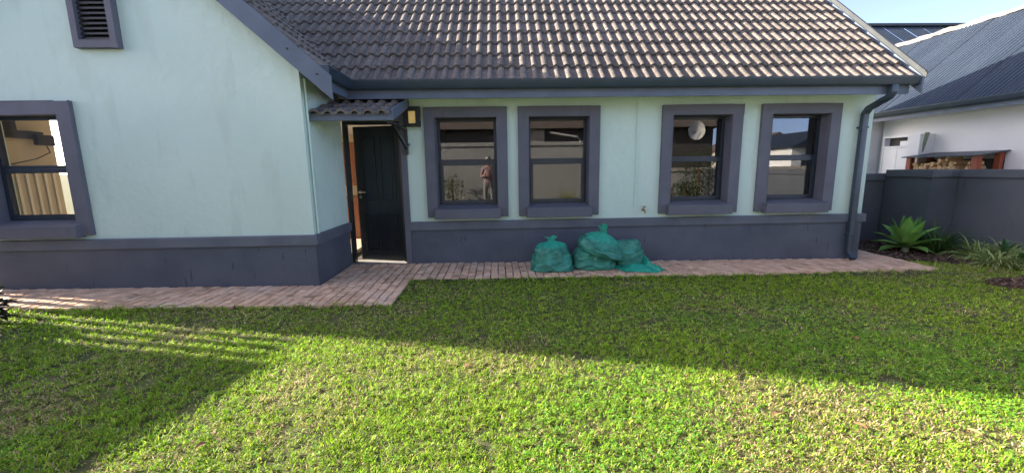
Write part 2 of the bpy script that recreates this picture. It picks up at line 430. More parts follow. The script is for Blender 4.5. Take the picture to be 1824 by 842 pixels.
for pi, (x0, x1, y0, y1) in enumerate(PATHS):
    nx = max(1, round((x1 - x0) / PW)); dx = (x1 - x0) / nx
    for i in range(nx):
        off = (i % 2) * PL * 0.5 + random.uniform(-.012, .012)
        ny = int((y1 - y0) / PL) + 2
        for j in range(-1, ny):
            yc = y0 + (j + .5) * PL + off
            ya, yb_ = max(yc - PL / 2, y0 - .03), min(yc + PL / 2, y1 + .004)
            if yb_ - ya < .035: continue
            yc = (ya + yb_) / 2
            if pi == 2 and yc < path_front(x0 + (i + .5) * dx) + 0.02: continue
            slots.append((x0 + (i + .5) * dx, yc, (yb_ - ya) / PL))
def inview(x, y): return x > -6.1 and abs(math.atan2(x, y)) < R(56)
slots.sort(key=lambda s: (not inview(s[0], s[1]), s[0] ** 2 + s[1] ** 2))
rest = MB(); tints = []
for k, (x, y, sx) in enumerate(slots):
    me, b = random.choice(variants)
    a = random.uniform(-.022, .022); z = gz(x) + 0.034 + random.uniform(-.0035, .0035)
    jx, jy = random.uniform(-.003, .003), random.uniform(-.004, .004)
    tx, ty = random.uniform(-.02, .02), random.uniform(-.02, .02)
    if k < 295:
        o = bpy.data.objects.new('paver', me); o.rotation_euler = (tx, ty, a); o.scale = (1, sx, 1)
        link(o, path, (x + jx, y + jy, z))
    else:
        ca, sa = math.cos(a), math.sin(a)
        rest.add([(x + jx + ca * px - sa * py * sx, y + jy + sa * px + ca * py * sx, z + pz - ty * px + tx * py) for px, py, pz in b.v], b.f)
        tints += [random.random()] * len(b.f)
ro = rest.build('pavers_farther_along', 'paver', path, kind='stuff')
at = ro.data.attributes.new('tint', 'FLOAT', 'FACE'); at.data.foreach_set('value', tints)

# ------------------------------------------------------------------ the house
house = thing('house', (1.7, 6.1, 0), 'pale mint plastered house with charcoal plinth and brown tiled roof', 'house')
D, BY, BX = 6.1, 4.95, -2.24                       # main wall plane, gable wall plane, corner of the projecting gable wing
RX = 5.62                                          # right corner
WIN_X = [-1.053, 0.303, 2.419, 3.899]
WW, ZT, ZB = 1.20, 2.32, 0.737
OPEN = 0.15
holes = [(x + OPEN, x + WW - OPEN, 0.87, ZT - OPEN + 0.012) for x in WIN_X]
door_hole = (BX - .02, -1.40, -0.12, 2.145)
m_ = MB(); wall_xz(m_, BX - .02, RX, -0.25, 2.62, D, D + 0.24, holes + [door_hole])
m_.build('wall', 'mint', house)
# projecting gable wing: front, return, left side
BL = -6.48
EZ, RZ, AX = 2.57, 4.74, -4.36                     # eave line, apex of the gable
gh = (-5.85, -4.94, 0.87, 2.12)
vent_hole = (-4.53, -4.20, 2.89, 3.78)
m_ = MB(); wall_xz(m_, BL, BX, -0.25, 2.5, BY, BY + .22, [gh])
m_.build('wall', 'mint', house)
# the gable triangle above, cut round the louvred vent
m_ = MB()
t42 = 0.9
def gab(x): return EZ - .02 + t42 * (min(x, 2 * AX - x) + 1.95 + 4.82 - 4.82 if False else (-1.95 - x if x > AX else x - (2 * AX + 1.95)))
for xa, xb, lo, hi in [(BL, vent_hole[0], 2.5, None), (vent_hole[1], BX, 2.5, None)]:
    m_.prism([(xa, BY, 2.5), (xb, BY, 2.5), (xb, BY, gab(xb))] + ([(AX, BY, gab(AX))] if xa < AX < xb else []) + [(xa, BY, gab(xa))], (0, .22, 0))
m_.prism([(vent_hole[0], BY, 2.5), (vent_hole[1], BY, 2.5), (vent_hole[1], BY, vent_hole[2]), (vent_hole[0], BY, vent_hole[2])], (0, .22, 0))
m_.prism([(vent_hole[0], BY, vent_hole[3]), (vent_hole[1], BY, vent_hole[3]), (vent_hole[1], BY, gab(vent_hole[1])), (AX, BY, gab(AX)), (vent_hole[0], BY, gab(vent_hole[0]))], (0, .22, 0))
m_.build('gable', 'mint', house)
m_ = MB(); m_.box((BX - .22, BY + .22, -.25), (BX, D + .0, 2.62)); m_.build('wall', 'mint', house)
m_ = MB()                                          # left side wall of the wing with a wide glazed opening
m_.box((BL, BY + .22, -.25), (BL + .22, BY + 1.15, 2.5)); m_.box((BL, BY + 1.15, 2.3), (BL + .22, 10.2, 2.5)); m_.box((BL, 10.2, -.25), (BL + .22, 12.3, 2.5))
m_.build('wall', 'mint', house)
m_ = MB()                                          # right gable end
m_.prism([(RX - .24, D + .24, -.25), (RX - .24, 12.3, -.25), (RX - .24, 12.3, 2.5), (RX - .24, 9.2, 5.62), (RX - .24, D + .24, 2.62)], (.24, 0, 0))
m_.build('gable', 'mint', house)
m_ = MB(); wall_xz(m_, BL + .22, RX - .24, -.25, 2.5, 12.06, 12.3, [(-3.6, -1.2, 0.1, 2.2)]); m_.build('wall', 'mint', house)
# inside partitions, floor, ceiling
m_ = MB()
m_.box((BX - .18, 10.4, -.2), (BX - .06, 12.0, 2.44)); m_.box((-1.24, D + .24, -.2), (-1.14, 9.4, 2.44)); m_.box((-1.14, 9.3, -.2), (RX - .24, 9.4, 2.44))
m_.box((1.85, D + .24, -.2), (1.95, 9.3, 2.44))
m_.build('partition_wall', 'interior', house)
m_ = MB(); m_.box((BL + .02, BY + .22, -.1), (BX - .22, 12.0, .10)); m_.build('floor', 'floor', house); m_ = MB(); m_.box((BX - .21, D + .25, -.1), (RX - .24, 11.98, .04)); m_.build('floor', 'gatewood', house)
m_ = MB(); m_.box((BL + .22, BY + .22, 2.45), (BX - .06, 12.0, 2.49)); m_.box((BX - .05, D + .24, 2.45), (RX - .24, 12.0, 2.49)); m_.build('ceiling', 'whitedoor', house)
# hall cupboard seen through the door gap
m_ = MB(); m_.box((-3.05, 8.2, .04), (-2.62, 8.6, 0.95)); m_.box((-3.15, 8.3, 1.15), (-2.72, 8.6, 2.0)); m_.build('hall_cupboard', 'wood', house)

# plinth paint and band mouldings
def strip(x0, x1, y, z0, z1, t, name, mat, bev=.004):
    b = MB(); b.box((x0, y - t, z0), (x1, y + .01, z1)); return b.build(name, mat, house, bevel=bev)
b = MB(); b.box((-1.318, D - .012, -.28), (RX + .012, D + .05, .555)); b.box((RX - .02, D + .05, -.28), (RX + .012, 12.3, .555)); b.build('plinth', 'plinth', house)
b = MB(); b.box((BL - .012, BY - .012, -.28), (BX + .012, BY + .05, .57)); b.box((BX - .05, BY + .05, -.28), (BX + .012, D - .002, .57)); b.build('plinth', 'plinth', house)
b = MB(); b.sweep([(0, 0), (.045, 0), (.045, .113), (.038, .125), (0, .125)], [(-1.318, D + .002, .553), (RX + .002, D + .002, .553), (RX + .002, 12.3, .553)]); b.build('band_moulding', 'band', house)
b = MB(); b.sweep([(0, 0), (.045, 0), (.045, .108), (.038, .12), (0, .12)], [(BL, BY + .002, .567), (BX + .002, BY + .002, .567), (BX + .002, D - .004, .567)]); b.build('band_moulding', 'band', house)

# ---- windows
def window(x0, zt, zb, w, ywall, depth, sillw, label=None, glass='glass', hh=None):
    """raised plaster surround, projecting sill, recessed aluminium frame with a fixed pane over a hinged sash"""
    win = bpy.data.objects.new('window', None); win.empty_display_size = .1
    link(win, house, (x0 + w / 2, ywall, zb))
    if label: win['label'] = label
    yf = ywall - .05
    o = OPEN
    ox0, ox1, oz0, oz1 = x0 + o, x0 + w - o, 0.87, zt - o + .012
    b = MB()
    wall_xz(b, x0, x0 + w, zb, zt, yf, ywall + .01, [(ox0 + .008, ox1 - .008, oz0, oz1 - .008)])
    b.build('surround', 'trim', win, bevel=.006)
    # reveal lining painted as the surround
    b = MB(); yb = ywall + depth
    b.box((ox0 - .004, ywall - .03, oz0), (ox0 + .010, yb, oz1)); b.box((ox1 - .010, ywall - .03, oz0), (ox1 + .004, yb, oz1)); b.box((ox0 + .010, ywall - .03, oz1 - .010), (ox1 - .010, yb, oz1 + .004))
    b.build('reveal', 'trim', win)
    # sill: sloping top, square nose
    b = MB()
    sx0, sx1 = x0 + w / 2 - sillw / 2, x0 + w / 2 + sillw / 2
    b.prism([(sx0, yf - .085, zb - .018), (sx0, yf - .085, 0.862), (sx0, yf + .03, 0.888), (sx0, yf + .03, zb - .018)], (sx1 - sx0, 0, 0))
    b.prism([(ox0 + .012, yf + .028, .84), (ox0 + .012, yf + .028, .8885), (ox0 + .012, yb - .02, .925), (ox0 + .012, yb - .02, .84)], (ox1 - ox0 - .024, 0, 0))
    b.build('sill', 'trim', win, bevel=.008)
    # aluminium frame
    fy0, fy1 = yb - .065, yb
    fx0, fx1, fz0, fz1 = ox0 + .012, ox1 - .012, .905, oz1 - .012
    zm = fz0 + (fz1 - fz0) * .505
    b = MB(); wall_xz(b, fx0, fx1, fz0, fz1, fy0, fy1, [(fx0 + .036, fx1 - .036, fz0 + .036, zm - .004), (fx0 + .036, fx1 - .036, zm + .042, fz1 - .036)])
    b.build('frame', 'alu', win, bevel=.004)
    s = MB(); sx, sz0, sz1 = .026, fz0 + .026, zm + .004
    wall_xz(s, fx0 + sx, fx1 - sx, sz0, sz1, fy0 - .018, fy0 + .03, [(fx0 + sx + .045, fx1 - sx - .045, sz0 + .045, sz1 - .045)])
    s.build('sash', 'alu', win, bevel=.005)
    p = MB(); p.box((fx0 + .034, fy0 + .026, zm + .04), (fx1 - .034, fy0 + .03, fz1 - .034)); p.build('pane', glass, win)
    p = MB(); p.box((fx0 + sx + .043, fy0 + .006, sz0 + .043), (fx1 - sx - .043, fy0 + .010, sz1 - .043)); p.build('pane', glass, win)
    b = MB(); b.box(((fx0 + fx1) / 2 - .05, fy0 + .03, sz0 + .01), ((fx0 + fx1) / 2 + .05, fy0 + .055, sz0 + .03)); b.build('latch', 'alu', win)
    return win
for i, x in enumerate(WIN_X):
    window(x, ZT, ZB, WW, D, .215, .97)
# window of the gable wing
OPEN = 0.15
window(-6.0, 2.26, .737, 1.21, BY, .16, 1.02, glass='clear', label='window of the gable wing, a tan room behind its glass')

# room behind it: tan inner wall, the drawn-back vanes of a vertical blind, and a black bracket with a trailing cable
IW = BL + .22
b = MB(); b.box((IW, BY + .22, .05), (IW + .02, BY + 1.13, 2.44)); b.build('inner_lining', 'tan', house)
b = MB(); b.box((BX - .245, BY + .22, .05), (BX - .222, D + .1, 2.44)); b.box((BX - .245, 10.4, .05), (BX - .222, 12.0, 2.44)); b.build('inner_lining', 'tanpale', house); b = MB(); b.box((IW + .02, 11.9, .05), (BX - .245, 11.95, 2.44)); b.build('inner_lining', 'tan', house)
blind = bpy.data.objects.new('vertical_blind', None); link(blind, house, (IW + .05, BY + .7, 1.5))
b = MB(); b.box((IW + .03, BY + .32, 1.52), (IW + .07, BY + 1.12, 1.55)); b.build('blind_rail', 'tanpale', blind)
for k in range(7):
    yy = BY + .36 + k * .11; q = MB(); q.box((IW + .03, yy, .15), (IW + .042, yy + .03, 1.52)); q.build('vane', 'tanpale', blind)
brk = bpy.data.objects.new('wall_bracket', None); link(brk, house, (IW + .05, BY + .6, 2.0))
q = MB(); q.box((IW + .02, BY + .45, 1.92), (IW + .10, BY + .95, 2.02)); q.box((IW + .02, BY + .45, 2.0), (IW + .13, BY + .62, 2.16)); q.box((IW + .10, BY + .8, 1.84), (IW + .16, BY + 1.02, 1.98)); q.build('bracket_arm', 'black', brk, bevel=.01)
q = MB(); q.tube([(IW + .12, BY + .9, 1.95), (IW + .14, BY + .95, 1.75), (IW + .1, BY + .8, 1.66), (IW + .06, BY + .5, 1.58)], .008, 6); q.build('cable', 'black', brk, smooth=True)

# ---- louvred vent in the gable
vent = bpy.data.objects.new('gable_vent', None); link(vent, house, (-4.36, BY, 2.81))
b = MB(); wall_xz(b, -4.60, -4.13, 2.81, 3.86, BY - .075, BY + .01, [(-4.525, -4.205, 2.895, 3.775)]); b.build('vent_frame', 'trim', vent, bevel=.006)
for k in range(17):
    z = 2.90 + k * .052; b = MB()
    b.prism([(-4.535, BY - .042, z), (-4.535, BY - .042, z + .02), (-4.535, BY + .03, z + .066), (-4.535, BY + .03, z + .046)], (.34, 0, 0))
    b.build('slat', 'louvre', vent)
b = MB(); b.box((-4.53, BY + .10, 2.89), (-4.20, BY + .12, 3.78)); b.build('vent_backing', 'black', vent)

# ---- door, surround, threshold
b = MB(); b.box((-1.40, D - .045, -.06), (-1.318, D + .01, 2.30)); b.box((BX + .004, D - .045, 2.145), (-1.40, D + .01, 2.30)); b.build('door_surround', 'trim', house, bevel=.005)
door = bpy.data.objects.new('door', None); link(door, house, (-1.44, D + .12, .05))
b = MB(); b.box((BX + .002, D + .03, .04), (BX + .05, D + .13, 2.142)); b.box((-1.445, D + .03, .04), (-1.402, D + .13, 2.142)); b.box((BX + .05, D + .03, 2.10), (-1.445, D + .13, 2.142)); b.build('door_frame', 'blackdoor', door, bevel=.003)
b = MB(); b.box((BX + .004, D - .07, -.06), (-1.405, D + .25, .060)); b.build('threshold', 'concrete', house, bevel=.006)
hx, hy, an, lw = -1.447, D + .135, R(10.5), .735
def dp(s, t, z): return (hx - s * math.cos(an) + t * math.sin(an) * -1, hy + s * math.sin(an) - t * math.cos(an), z)
def dbox(s0, s1, t0, t1, z0, z1):
    b_ = MB(); pts = [dp(s, t, z) for z in (z0, z1) for s, t in ((s0, t0), (s1, t0), (s1, t1), (s0, t1))]
    b_.add(pts, [(0,3,2,1),(4,5,6,7),(0,1,5,4),(1,2,6,5),(2,3,7,6),(3,0,4,7)]); return b_
dbox(0, lw, -.035, 0, .066, 2.092).build('leaf', 'blackdoor', door, bevel=.003)
for s0, s1 in ((.10, .335), (.40, .635)):
    for z0, z1 in ((.20, .80), (.98, 1.95)):
        f = MB()
        for a0, a1, c0_, c1_ in ((s0, s1, z0, z0 + .022), (s0, s1, z1 - .022, z1), (s0, s0 + .022, z0 + .022, z1 - .022), (s1 - .022, s1, z0 + .022, z1 - .022)):
            q = dbox(a0, a1, .001, .014, c0_, c1_); f.add(q.v, q.f)
        pn = f.build('panel', 'blackdoor', door, bevel=.003)
        q = dbox(s0 + .05, s1 - .05, .001, .008, z0 + .05, z1 - .05); q.build('panel', 'blackdoor', door, bevel=.005)
hs = lw - .055
q = MB(); q.tube([dp(hs, .001, 1.12), dp(hs, .012, 1.12)], .026, 16); q.tube([dp(hs, .01, 1.12), dp(hs, .05, 1.12)], .009, 10)
q.tube([dp(hs + .015, .05, 1.12), dp(hs - .11, .05, 1.12)], .0095, 10); q.build('handle', 'steel', door, smooth=True)
q = MB(); q.tube([dp(hs, .001, 1.045), dp(hs, .012, 1.045)], .026, 16); q.tube([dp(hs, .012, 1.045), dp(hs, .018, 1.045)], .011, 10); q.build('lock_escutcheon', 'steel', door, smooth=True)

# ---- conduit on the wall
b = MB(); b.box((2.052, D - .018, .835), (2.078, D + .002, 2.44)); b.build('cable_duct', 'mint', house, bevel=.003)
b = MB(); b.tube([(BX + .022, BY + .07, .69), (BX + .022, BY + .07, 2.5)], .012, 8); b.build('cable_duct', 'mint', house, smooth=True)

# ---- fascia, soffit, gutter, barge boards
EY, GX = 5.62, -1.95
b = MB(); b.box((-1.99, EY + .06, 2.375), (5.69, EY + .085, 2.56)); b.build('fascia_board', 'fascia', house, bevel=.003)
b = MB(); b.box((-1.98, BY - .10, 2.375), (-1.955, EY + .058, 2.56)); b.build('fascia_board', 'fascia', house, bevel=.003)
b = MB(); b.box((-1.95, EY + .087, 2.455), (RX + .05, D + .02, 2.468)); b.build('soffit', 'mint', house)
gp = [(a_, z_ * 1.36) for a_, z_ in [(0, .02), (.012, .0), (.075, .0), (.10, .022), (.105, .055), (.112, .062), (.112, .082), (.100, .082), (.098, .060), (.088, .030), (.070, .012), (.016, .012), (.010, .082), (0, .082)]]
b = MB(); b.sweep(gp, [(-1.954, BY - .14, 2.486), (-1.954, EY + .056, 2.486), (5.72, EY + .056, 2.486)]); b.build('gutter', 'gutter', house, smooth=True)
b = MB(); b.box((-1.953, BY - .146, 2.487), (-1.845, BY - .14, 2.595)); b.build('gutter_end', 'gutter', house); b = MB(); b.box((5.72, EY - .054, 2.487), (5.726, EY + .05, 2.597)); b.build('gutter_end', 'gutter', house)
PT = R(42)
def barge(x0, z0, x1, z1, y, h, th, name='barge_board'):
    """board following the slope from the foot (x0,z0) to the head (x1,z1), plumb cut at both ends"""
    b_ = MB(); b_.prism([(x0, y, z0), (x0, y, z0 - h), (x1, y, z1 - h), (x1, y, z1)], (0, th, 0)); return b_
sgn = 1
for side in (0, 1):
    mir = (lambda x: x) if side == 0 else (lambda x: 2 * AX - x)
    xj = -2.55
    zz = lambda x: 2.482 + t42 * (-1.825 - x)
    o1 = barge(mir(-1.825), 2.482, mir(xj), zz(xj), BY - .150, .262, .022).build('barge_board', 'fascia', house, bevel=.003)
    barge(mir(xj), zz(xj) - .004, mir(AX + .001 * (1 if side == 0 else -1)), zz(AX) - .004, BY - .146, .258, .022).build('barge_board', 'fascia', house, bevel=.003)
    for s_ in (.09, .50):
        xq = -1.825 + (xj + 1.825) * (s_ + .12); q = MB(); q.tube([(mir(xq), BY - .158, zz(xq) - .12), (mir(xq), BY - .148, zz(xq) - .12)], .011, 10); q.build('bolt', 'black', o1)
b = MB()                                            # right-hand verge board of the main roof and its pale flashing
b.prism([(5.745, 5.56, 2.575), (5.745, 5.56, 2.35), (5.745, 9.2, 2.35 + 3.64 * t42), (5.745, 9.2, 2.575 + 3.64 * t42)], (.025, 0, 0)); b.build('barge_board', 'fascia', house, bevel=.003)
b = MB()
b.prism([(5.75, 5.545, 2.635), (5.78, 5.545, 2.635), (5.78, 9.2, 2.635 + 3.655 * t42), (5.75, 9.2, 2.635 + 3.655 * t42)], (0, 0, .012))
b.prism([(5.772, 5.545, 2.56), (5.772, 5.545, 2.634), (5.772, 9.2, 2.634 + 3.655 * t42), (5.772, 9.2, 2.56 + 3.655 * t42)], (.008, 0, 0))
b.build('verge_flashing', 'flash', house)

# ---- downpipe
b = MB()
px = 5.43
def rect_tube(path, w, d):
    b_ = MB(); rings = []
    P = [Vector(p) for p in path]
    for i, p in enumerate(P):
        dv = (P[min(i+1, len(P)-1)] - P[max(i-1, 0)]).normalized()
        e1 = Vector((1, 0, 0)); e1 = (e1 - dv * e1.dot(dv)).normalized(); e2 = dv.cross(e1)
        rings.append([p + e1 * sx * w / 2 + e2 * sy * d / 2 for sx, sy in ((-1,-1),(1,-1),(1,1),(-1,1))])
    vs_ = [q for r in rings for q in r]; fs_ = []
    for i in range(len(P) - 1):
        for k in range(4): fs_.append((i*4+k, i*4+(k+1)%4, (i+1)*4+(k+1)%4, (i+1)*4+k))
    fs_ += [(0,1,2,3), tuple((len(P)-1)*4+k for k in range(4))]
    b_.add(vs_, fs_); return b_
dpth = [(px - .02, EY - .0, 2.49), (px - .02, EY + .0, 2.40), (px - .02, EY + .04, 2.34), (px, D - .12, 2.23), (px, D - .065, 2.16), (px, D - .062, 2.05), (px, D - .062, .16), (px, D - .075, .07), (px, D - .15, .01), (px, D - .17, -.005)]
dpo = rect_tube(dpth, .088, .062).build('downpipe', 'gutter', house, bevel=.007, smooth=True)
for z in (1.95, .34):
    q = MB(); q.box((px - .052, D - .1, z), (px + .052, D + .0, z + .03)); q.build('bracket', 'gutter', dpo, bevel=.003)

# ---- roof tiles
TW, GA = 0.300, 0.337
def tile_profile():
    pts = []
    def rollp(c, hw, h):
        for t in (-1, -.86, -.5, 0, .5, .86, 1): pts.append((c + hw * t, h * max(0, 1 - t * t) ** .55))
    pts.append((0, 0)); rollp(.068, .046, .038); rollp(.220, .038, .036); pts.append((.302, -.002))
    return pts
TP = tile_profile()
def tile_geo(length=.415):
    vs, fs = [], []; n = len(TP)
    for x, h in TP: vs.append((x, 0, h + .040))
    for x, h in TP: vs.append((x, length * .5, h + .022))
    for x, h in TP: vs.append((x, length, h + .003))
    for x, h in TP: vs.append((x, .003, h + .040 - .034))
    for i in range(n - 1):
        fs += [(i, i+1, n+i+1, n+i), (n+i, n+i+1, 2*n+i+1, 2*n+i), (3*n+i, 3*n+i+1, i+1, i)]
    fs += [(0, n, 2*n, 3*n), ((n-1), 3*n+n-1, 2*n+n-1, n+n-1)]
    return vs, fs
TV, TF = tile_geo()
tme = bpy.data.meshes.new('roof_tile'); tme.from_pydata(TV, [], TF)
for p in tme.polygons: p.use_smooth = len(p.vertices) == 4 and abs(p.normal.z) > .2
tme.set_sharp_from_angle(angle=R(50)); tme.materials.append(MT['tile'])
b = MB()                                            # boards under the tiles carry them and close the roof
for quad in ([(-7.0, EY, EZ), (5.74, EY, EZ), (5.74, 9.2, EZ + (9.2 - EY) * t42), (-7.0, 9.2, EZ + (9.2 - EY) * t42)],
             [(-7.0, 12.78, EZ), (5.74, 12.78, EZ), (5.74, 9.2, EZ + (9.2 - EY) * t42), (-7.0, 9.2, EZ + (9.2 - EY) * t42)],
             [(GX, BY - .12, EZ), (GX, 9, EZ), (AX, 9, RZ), (AX, BY - .12, RZ)],
             [(2 * AX - GX, BY - .12, EZ), (2 * AX - GX, 9, EZ), (AX, 9, RZ), (AX, BY - .12, RZ)]):
    pass
main_l = lambda y: GX - (y - EY)                    # valley line
b.add([(GX, EY + .01, EZ - .03), (5.74, EY + .01, EZ - .03), (5.74, 9.2, EZ - .03 + (9.2 - EY) * t42), (main_l(9.2), 9.2, EZ - .03 + (9.2 - EY) * t42), (main_l(EY + 2.41), EY + 2.41, RZ - .03)], [(0, 1, 2, 3, 4)])
b.add([(-6.9, 12.78, EZ - .03), (5.74, 12.78, EZ - .03), (5.74, 9.2, EZ - .03 + 3.58 * t42), (-6.9, 9.2, EZ - .03 + 3.58 * t42)], [(0, 1, 2, 3)])
b.add([(GX - .01, BY - .12, EZ - .03), (GX - .01, EY, EZ - .03), (AX, EY + 2.41, RZ - .03), (AX, BY - .12, RZ - .03)], [(0, 1, 2, 3)])
b.add([(2 * AX - GX, BY - .12, EZ - .03), (2 * AX - GX, 9.2, EZ - .03), (AX, 9.2, RZ - .03), (AX, BY - .12, RZ - .03)], [(3, 2, 1, 0)])
b.add([(AX, EY + 2.41, RZ - .03), (AX, 9.2, RZ - .03), (main_l(9.2), 9.2, EZ - .03 + (9.2 - EY) * t42)], [(0, 1, 2)])
roof = b.build('roof', 'gatewood', house)
CP, SP_ = math.cos(PT), math.sin(PT)
stuff_tiles = MB(); st_t = []
def put_tile(org, rz, keep):
    jit = (random.uniform(-.006, .006), random.uniform(-.004, .004), random.uniform(-.012, .012))
    if keep:
        o = bpy.data.objects.new('roof_tile', tme); o.rotation_euler = (PT + jit[0], jit[1], rz + jit[2] * .4); link(o, roof, org)
    else:
        Mx = Matrix.Translation(org) @ Matrix.Rotation(rz, 4, 'Z') @ Matrix.Rotation(PT, 4, 'X')
        stuff_tiles.add([tuple(Mx @ Vector(v)) for v in TV], TF); st_t.extend([random.random()] * len(TF))
ntile = 0
for r in range(14):
    y = EY - .012 + r * GA * CP; z = EZ - .012 + (y - EY) * t42
    nt = 40
    for i in range(nt):
        x = 5.70 - (i + 1) * TW
        if x + TW < main_l(y) - .12: break
        if y > 9.15: break
        keep = r <= 8 and ntile < 262
        ntile += keep; put_tile((x, y, z), 0, keep)
nb_ = 0
for r in range(10):                                 # gable wing, slope facing right
    x = GX + .012 - r * GA * CP; z = EZ - .012 + (GX - x) * t42
    for i in range(14):
        y = BY - .135 + i * TW
        if y > EY + (GX - x) + .15: break
        keep = r <= 8 and i <= 3 and nb_ < 36
        nb_ += keep; put_tile((x, y, z), math.pi / 2, keep)
for r in range(10):                                 # slope facing left
    x = 2 * AX - GX - .045 + r * GA * CP; z = EZ - .01 + (x - (2 * AX - GX)) * t42
    for i in range(14):
        put_tile((x, BY - .135 + (i + 1) * TW, z), -math.pi / 2, False)
so = stuff_tiles.build('tiles_higher_up', 'tile', roof, kind='stuff', smooth=True)
at = so.data.attributes.new('tint', 'FLOAT', 'FACE'); at.data.foreach_set('value', st_t)
# ridge caps
q = MB()
for k in range(12):
    q.tube([(AX, BY - .13 + k * .4, RZ + .0), (AX, BY + .3 + k * .4, RZ + .0)], [.12, .11], 10)
for k in range(28):
    q.tube([(5.76 - k * .4, 9.2, 5.80), (5.33 - k * .4, 9.2, 5.80)], [.12, .11], 10)
q.build('ridge_caps', 'tile', roof, smooth=True, kind='stuff')

# ---- little tiled canopy over the door
can = bpy.data.objects.new('door_canopy', None); link(can, house, (-1.75, D, 2.1))
cx0, cx1, cy0 = BX + .004, -1.262, 5.10
ct = (2.43 - 2.13) / (D - cy0)
cpitch = math.atan(ct)
b = MB(); b.box((cx0, cy0, 2.036), (cx1, cy0 + .022, 2.125)); b.build('front_board', 'fascia', can, bevel=.003)
b = MB(); b.prism([(cx1 - .002, cy0 - .002, 2.034), (cx1 - .002, cy0 - .002, 2.165), (cx1 - .002, D - .05, 2.165 + ct * (D - .05 - cy0)), (cx1 - .002, D - .05, 2.034 + ct * (D - .05 - cy0))], (.022, 0, 0)); b.build('side_board', 'fascia', can, bevel=.003)
b = MB(); b.prism([(cx0, cy0 + .023, 2.10), (cx0, D - .002, 2.10 + ct * (D - cy0)), (cx0, D - .002, 2.085 + ct * (D - cy0)), (cx0, cy0 + .023, 2.085)], (cx1 - .004 - cx0, 0, 0)); b.build('board_lining', 'fascia', can)
for r in range(3):
    for i in range(4):
        o = bpy.data.objects.new('roof_tile', tme)
        wsc = (cx1 - .015 - cx0) / (3.25 * TW)
        if i == 3: continue
        o.rotation_euler = (cpitch, 0, random.uniform(-.006, .006)); o.scale = (wsc * 1.075, 1.0, 1.0)
        link(o, can, (cx0 + .0 + i * TW * wsc * 1.075 + .004, cy0 - .05 + r * GA * math.cos(cpitch), 2.108 + (r * GA * math.cos(cpitch) - .05) * ct))
q = MB(); q.box((cx1 - .065, cy0 + .03, 2.0), (cx1 - .025, D - .05, 2.035))
q.prism([(cx1 - .06, cy0 + .10, 2.03), (cx1 - .06, cy0 + .16, 2.03), (cx1 - .06, D - .046, 1.78), (cx1 - .06, D - .046, 1.72)], (.035, 0, 0))
q.prism([(cx1 - .064, D - .09, 1.66), (cx1 - .064, D - .046, 1.66), (cx1 - .064, D - .046, 2.03), (cx1 - .064, D - .09, 2.03)], (.043, 0, 0))
q.build('bracket', 'blackdoor', can, bevel=.003)
q = MB(); q.tube([(cx1 - .03, D - .07, 1.80), (cx1 + .01, D - .07, 1.80)], .014, 8); q.build('bolt', 'steel', can)

# ------------------------------------------------------------------ things on the wall
lamp = thing('wall_lamp', (-1.195, D, 2.05), 'square black wall lamp with amber glass beside the door canopy', 'wall lamp')
b = MB(); b.box((-1.312, D - .03, 2.052), (-1.095, D + .0, 2.325)); b.build('back_plate', 'black', lamp, bevel=.004)
b = MB(); wall_xz(b, -1.312, -1.095, 2.052, 2.325, D - .10, D - .03, [(-1.252, -1.155, 2.095, 2.262)]); b.build('housing', 'black', lamp, bevel=.005)
mm = pmat('amber_lamp_glass', (0.72, 0.52, 0.16), (0.82, 0.64, 0.24), 9, 0.25)
mm.node_tree.nodes['Principled BSDF'].inputs['Emission Color'].default_value = (1, .62, .2, 1)
mm.node_tree.nodes['Principled BSDF'].inputs['Emission Strength'].default_value = 0.03
MT['amber'] = mm
b = MB(); b.box((-1.254, D - .088, 2.093), (-1.153, D - .04, 2.264)); b.build('lamp_glass', 'amber', lamp, bevel=.003)

tap = thing('garden_tap', (2.19, D, .79), 'small brass garden tap on the mint wall above the green bags', 'tap')
b = MB(); b.tube([(2.19, D + .01, .795), (2.19, D - .07, .795), (2.19, D - .085, .785), (2.19, D - .09, .75)], [.012, .012, .013, .010], 10); b.build('spout', 'brass', tap, smooth=True)
b = MB(); b.tube([(2.19, D - .05, .80), (2.19, D - .05, .84)], .008, 8); b.tube([(2.165, D - .05, .845), (2.215, D - .05, .845)], .008, 8); b.build('tap_handle', 'brass', tap, smooth=True)
b = MB(); b.tube([(2.19, D - .004, .795), (2.19, D + .001, .795)], .022, 14); b.build('wall_flange', 'rust', tap)

# ------------------------------------------------------------------ green refuse bags
def vn(p, s, o=0): return mnoise.noise(Vector((p[0] * s + o, p[1] * s - o * .7, p[2] * s + o * 1.3)))
def rg(p, s, o=0): return 1 - abs(vn(p, s, o)) * 2

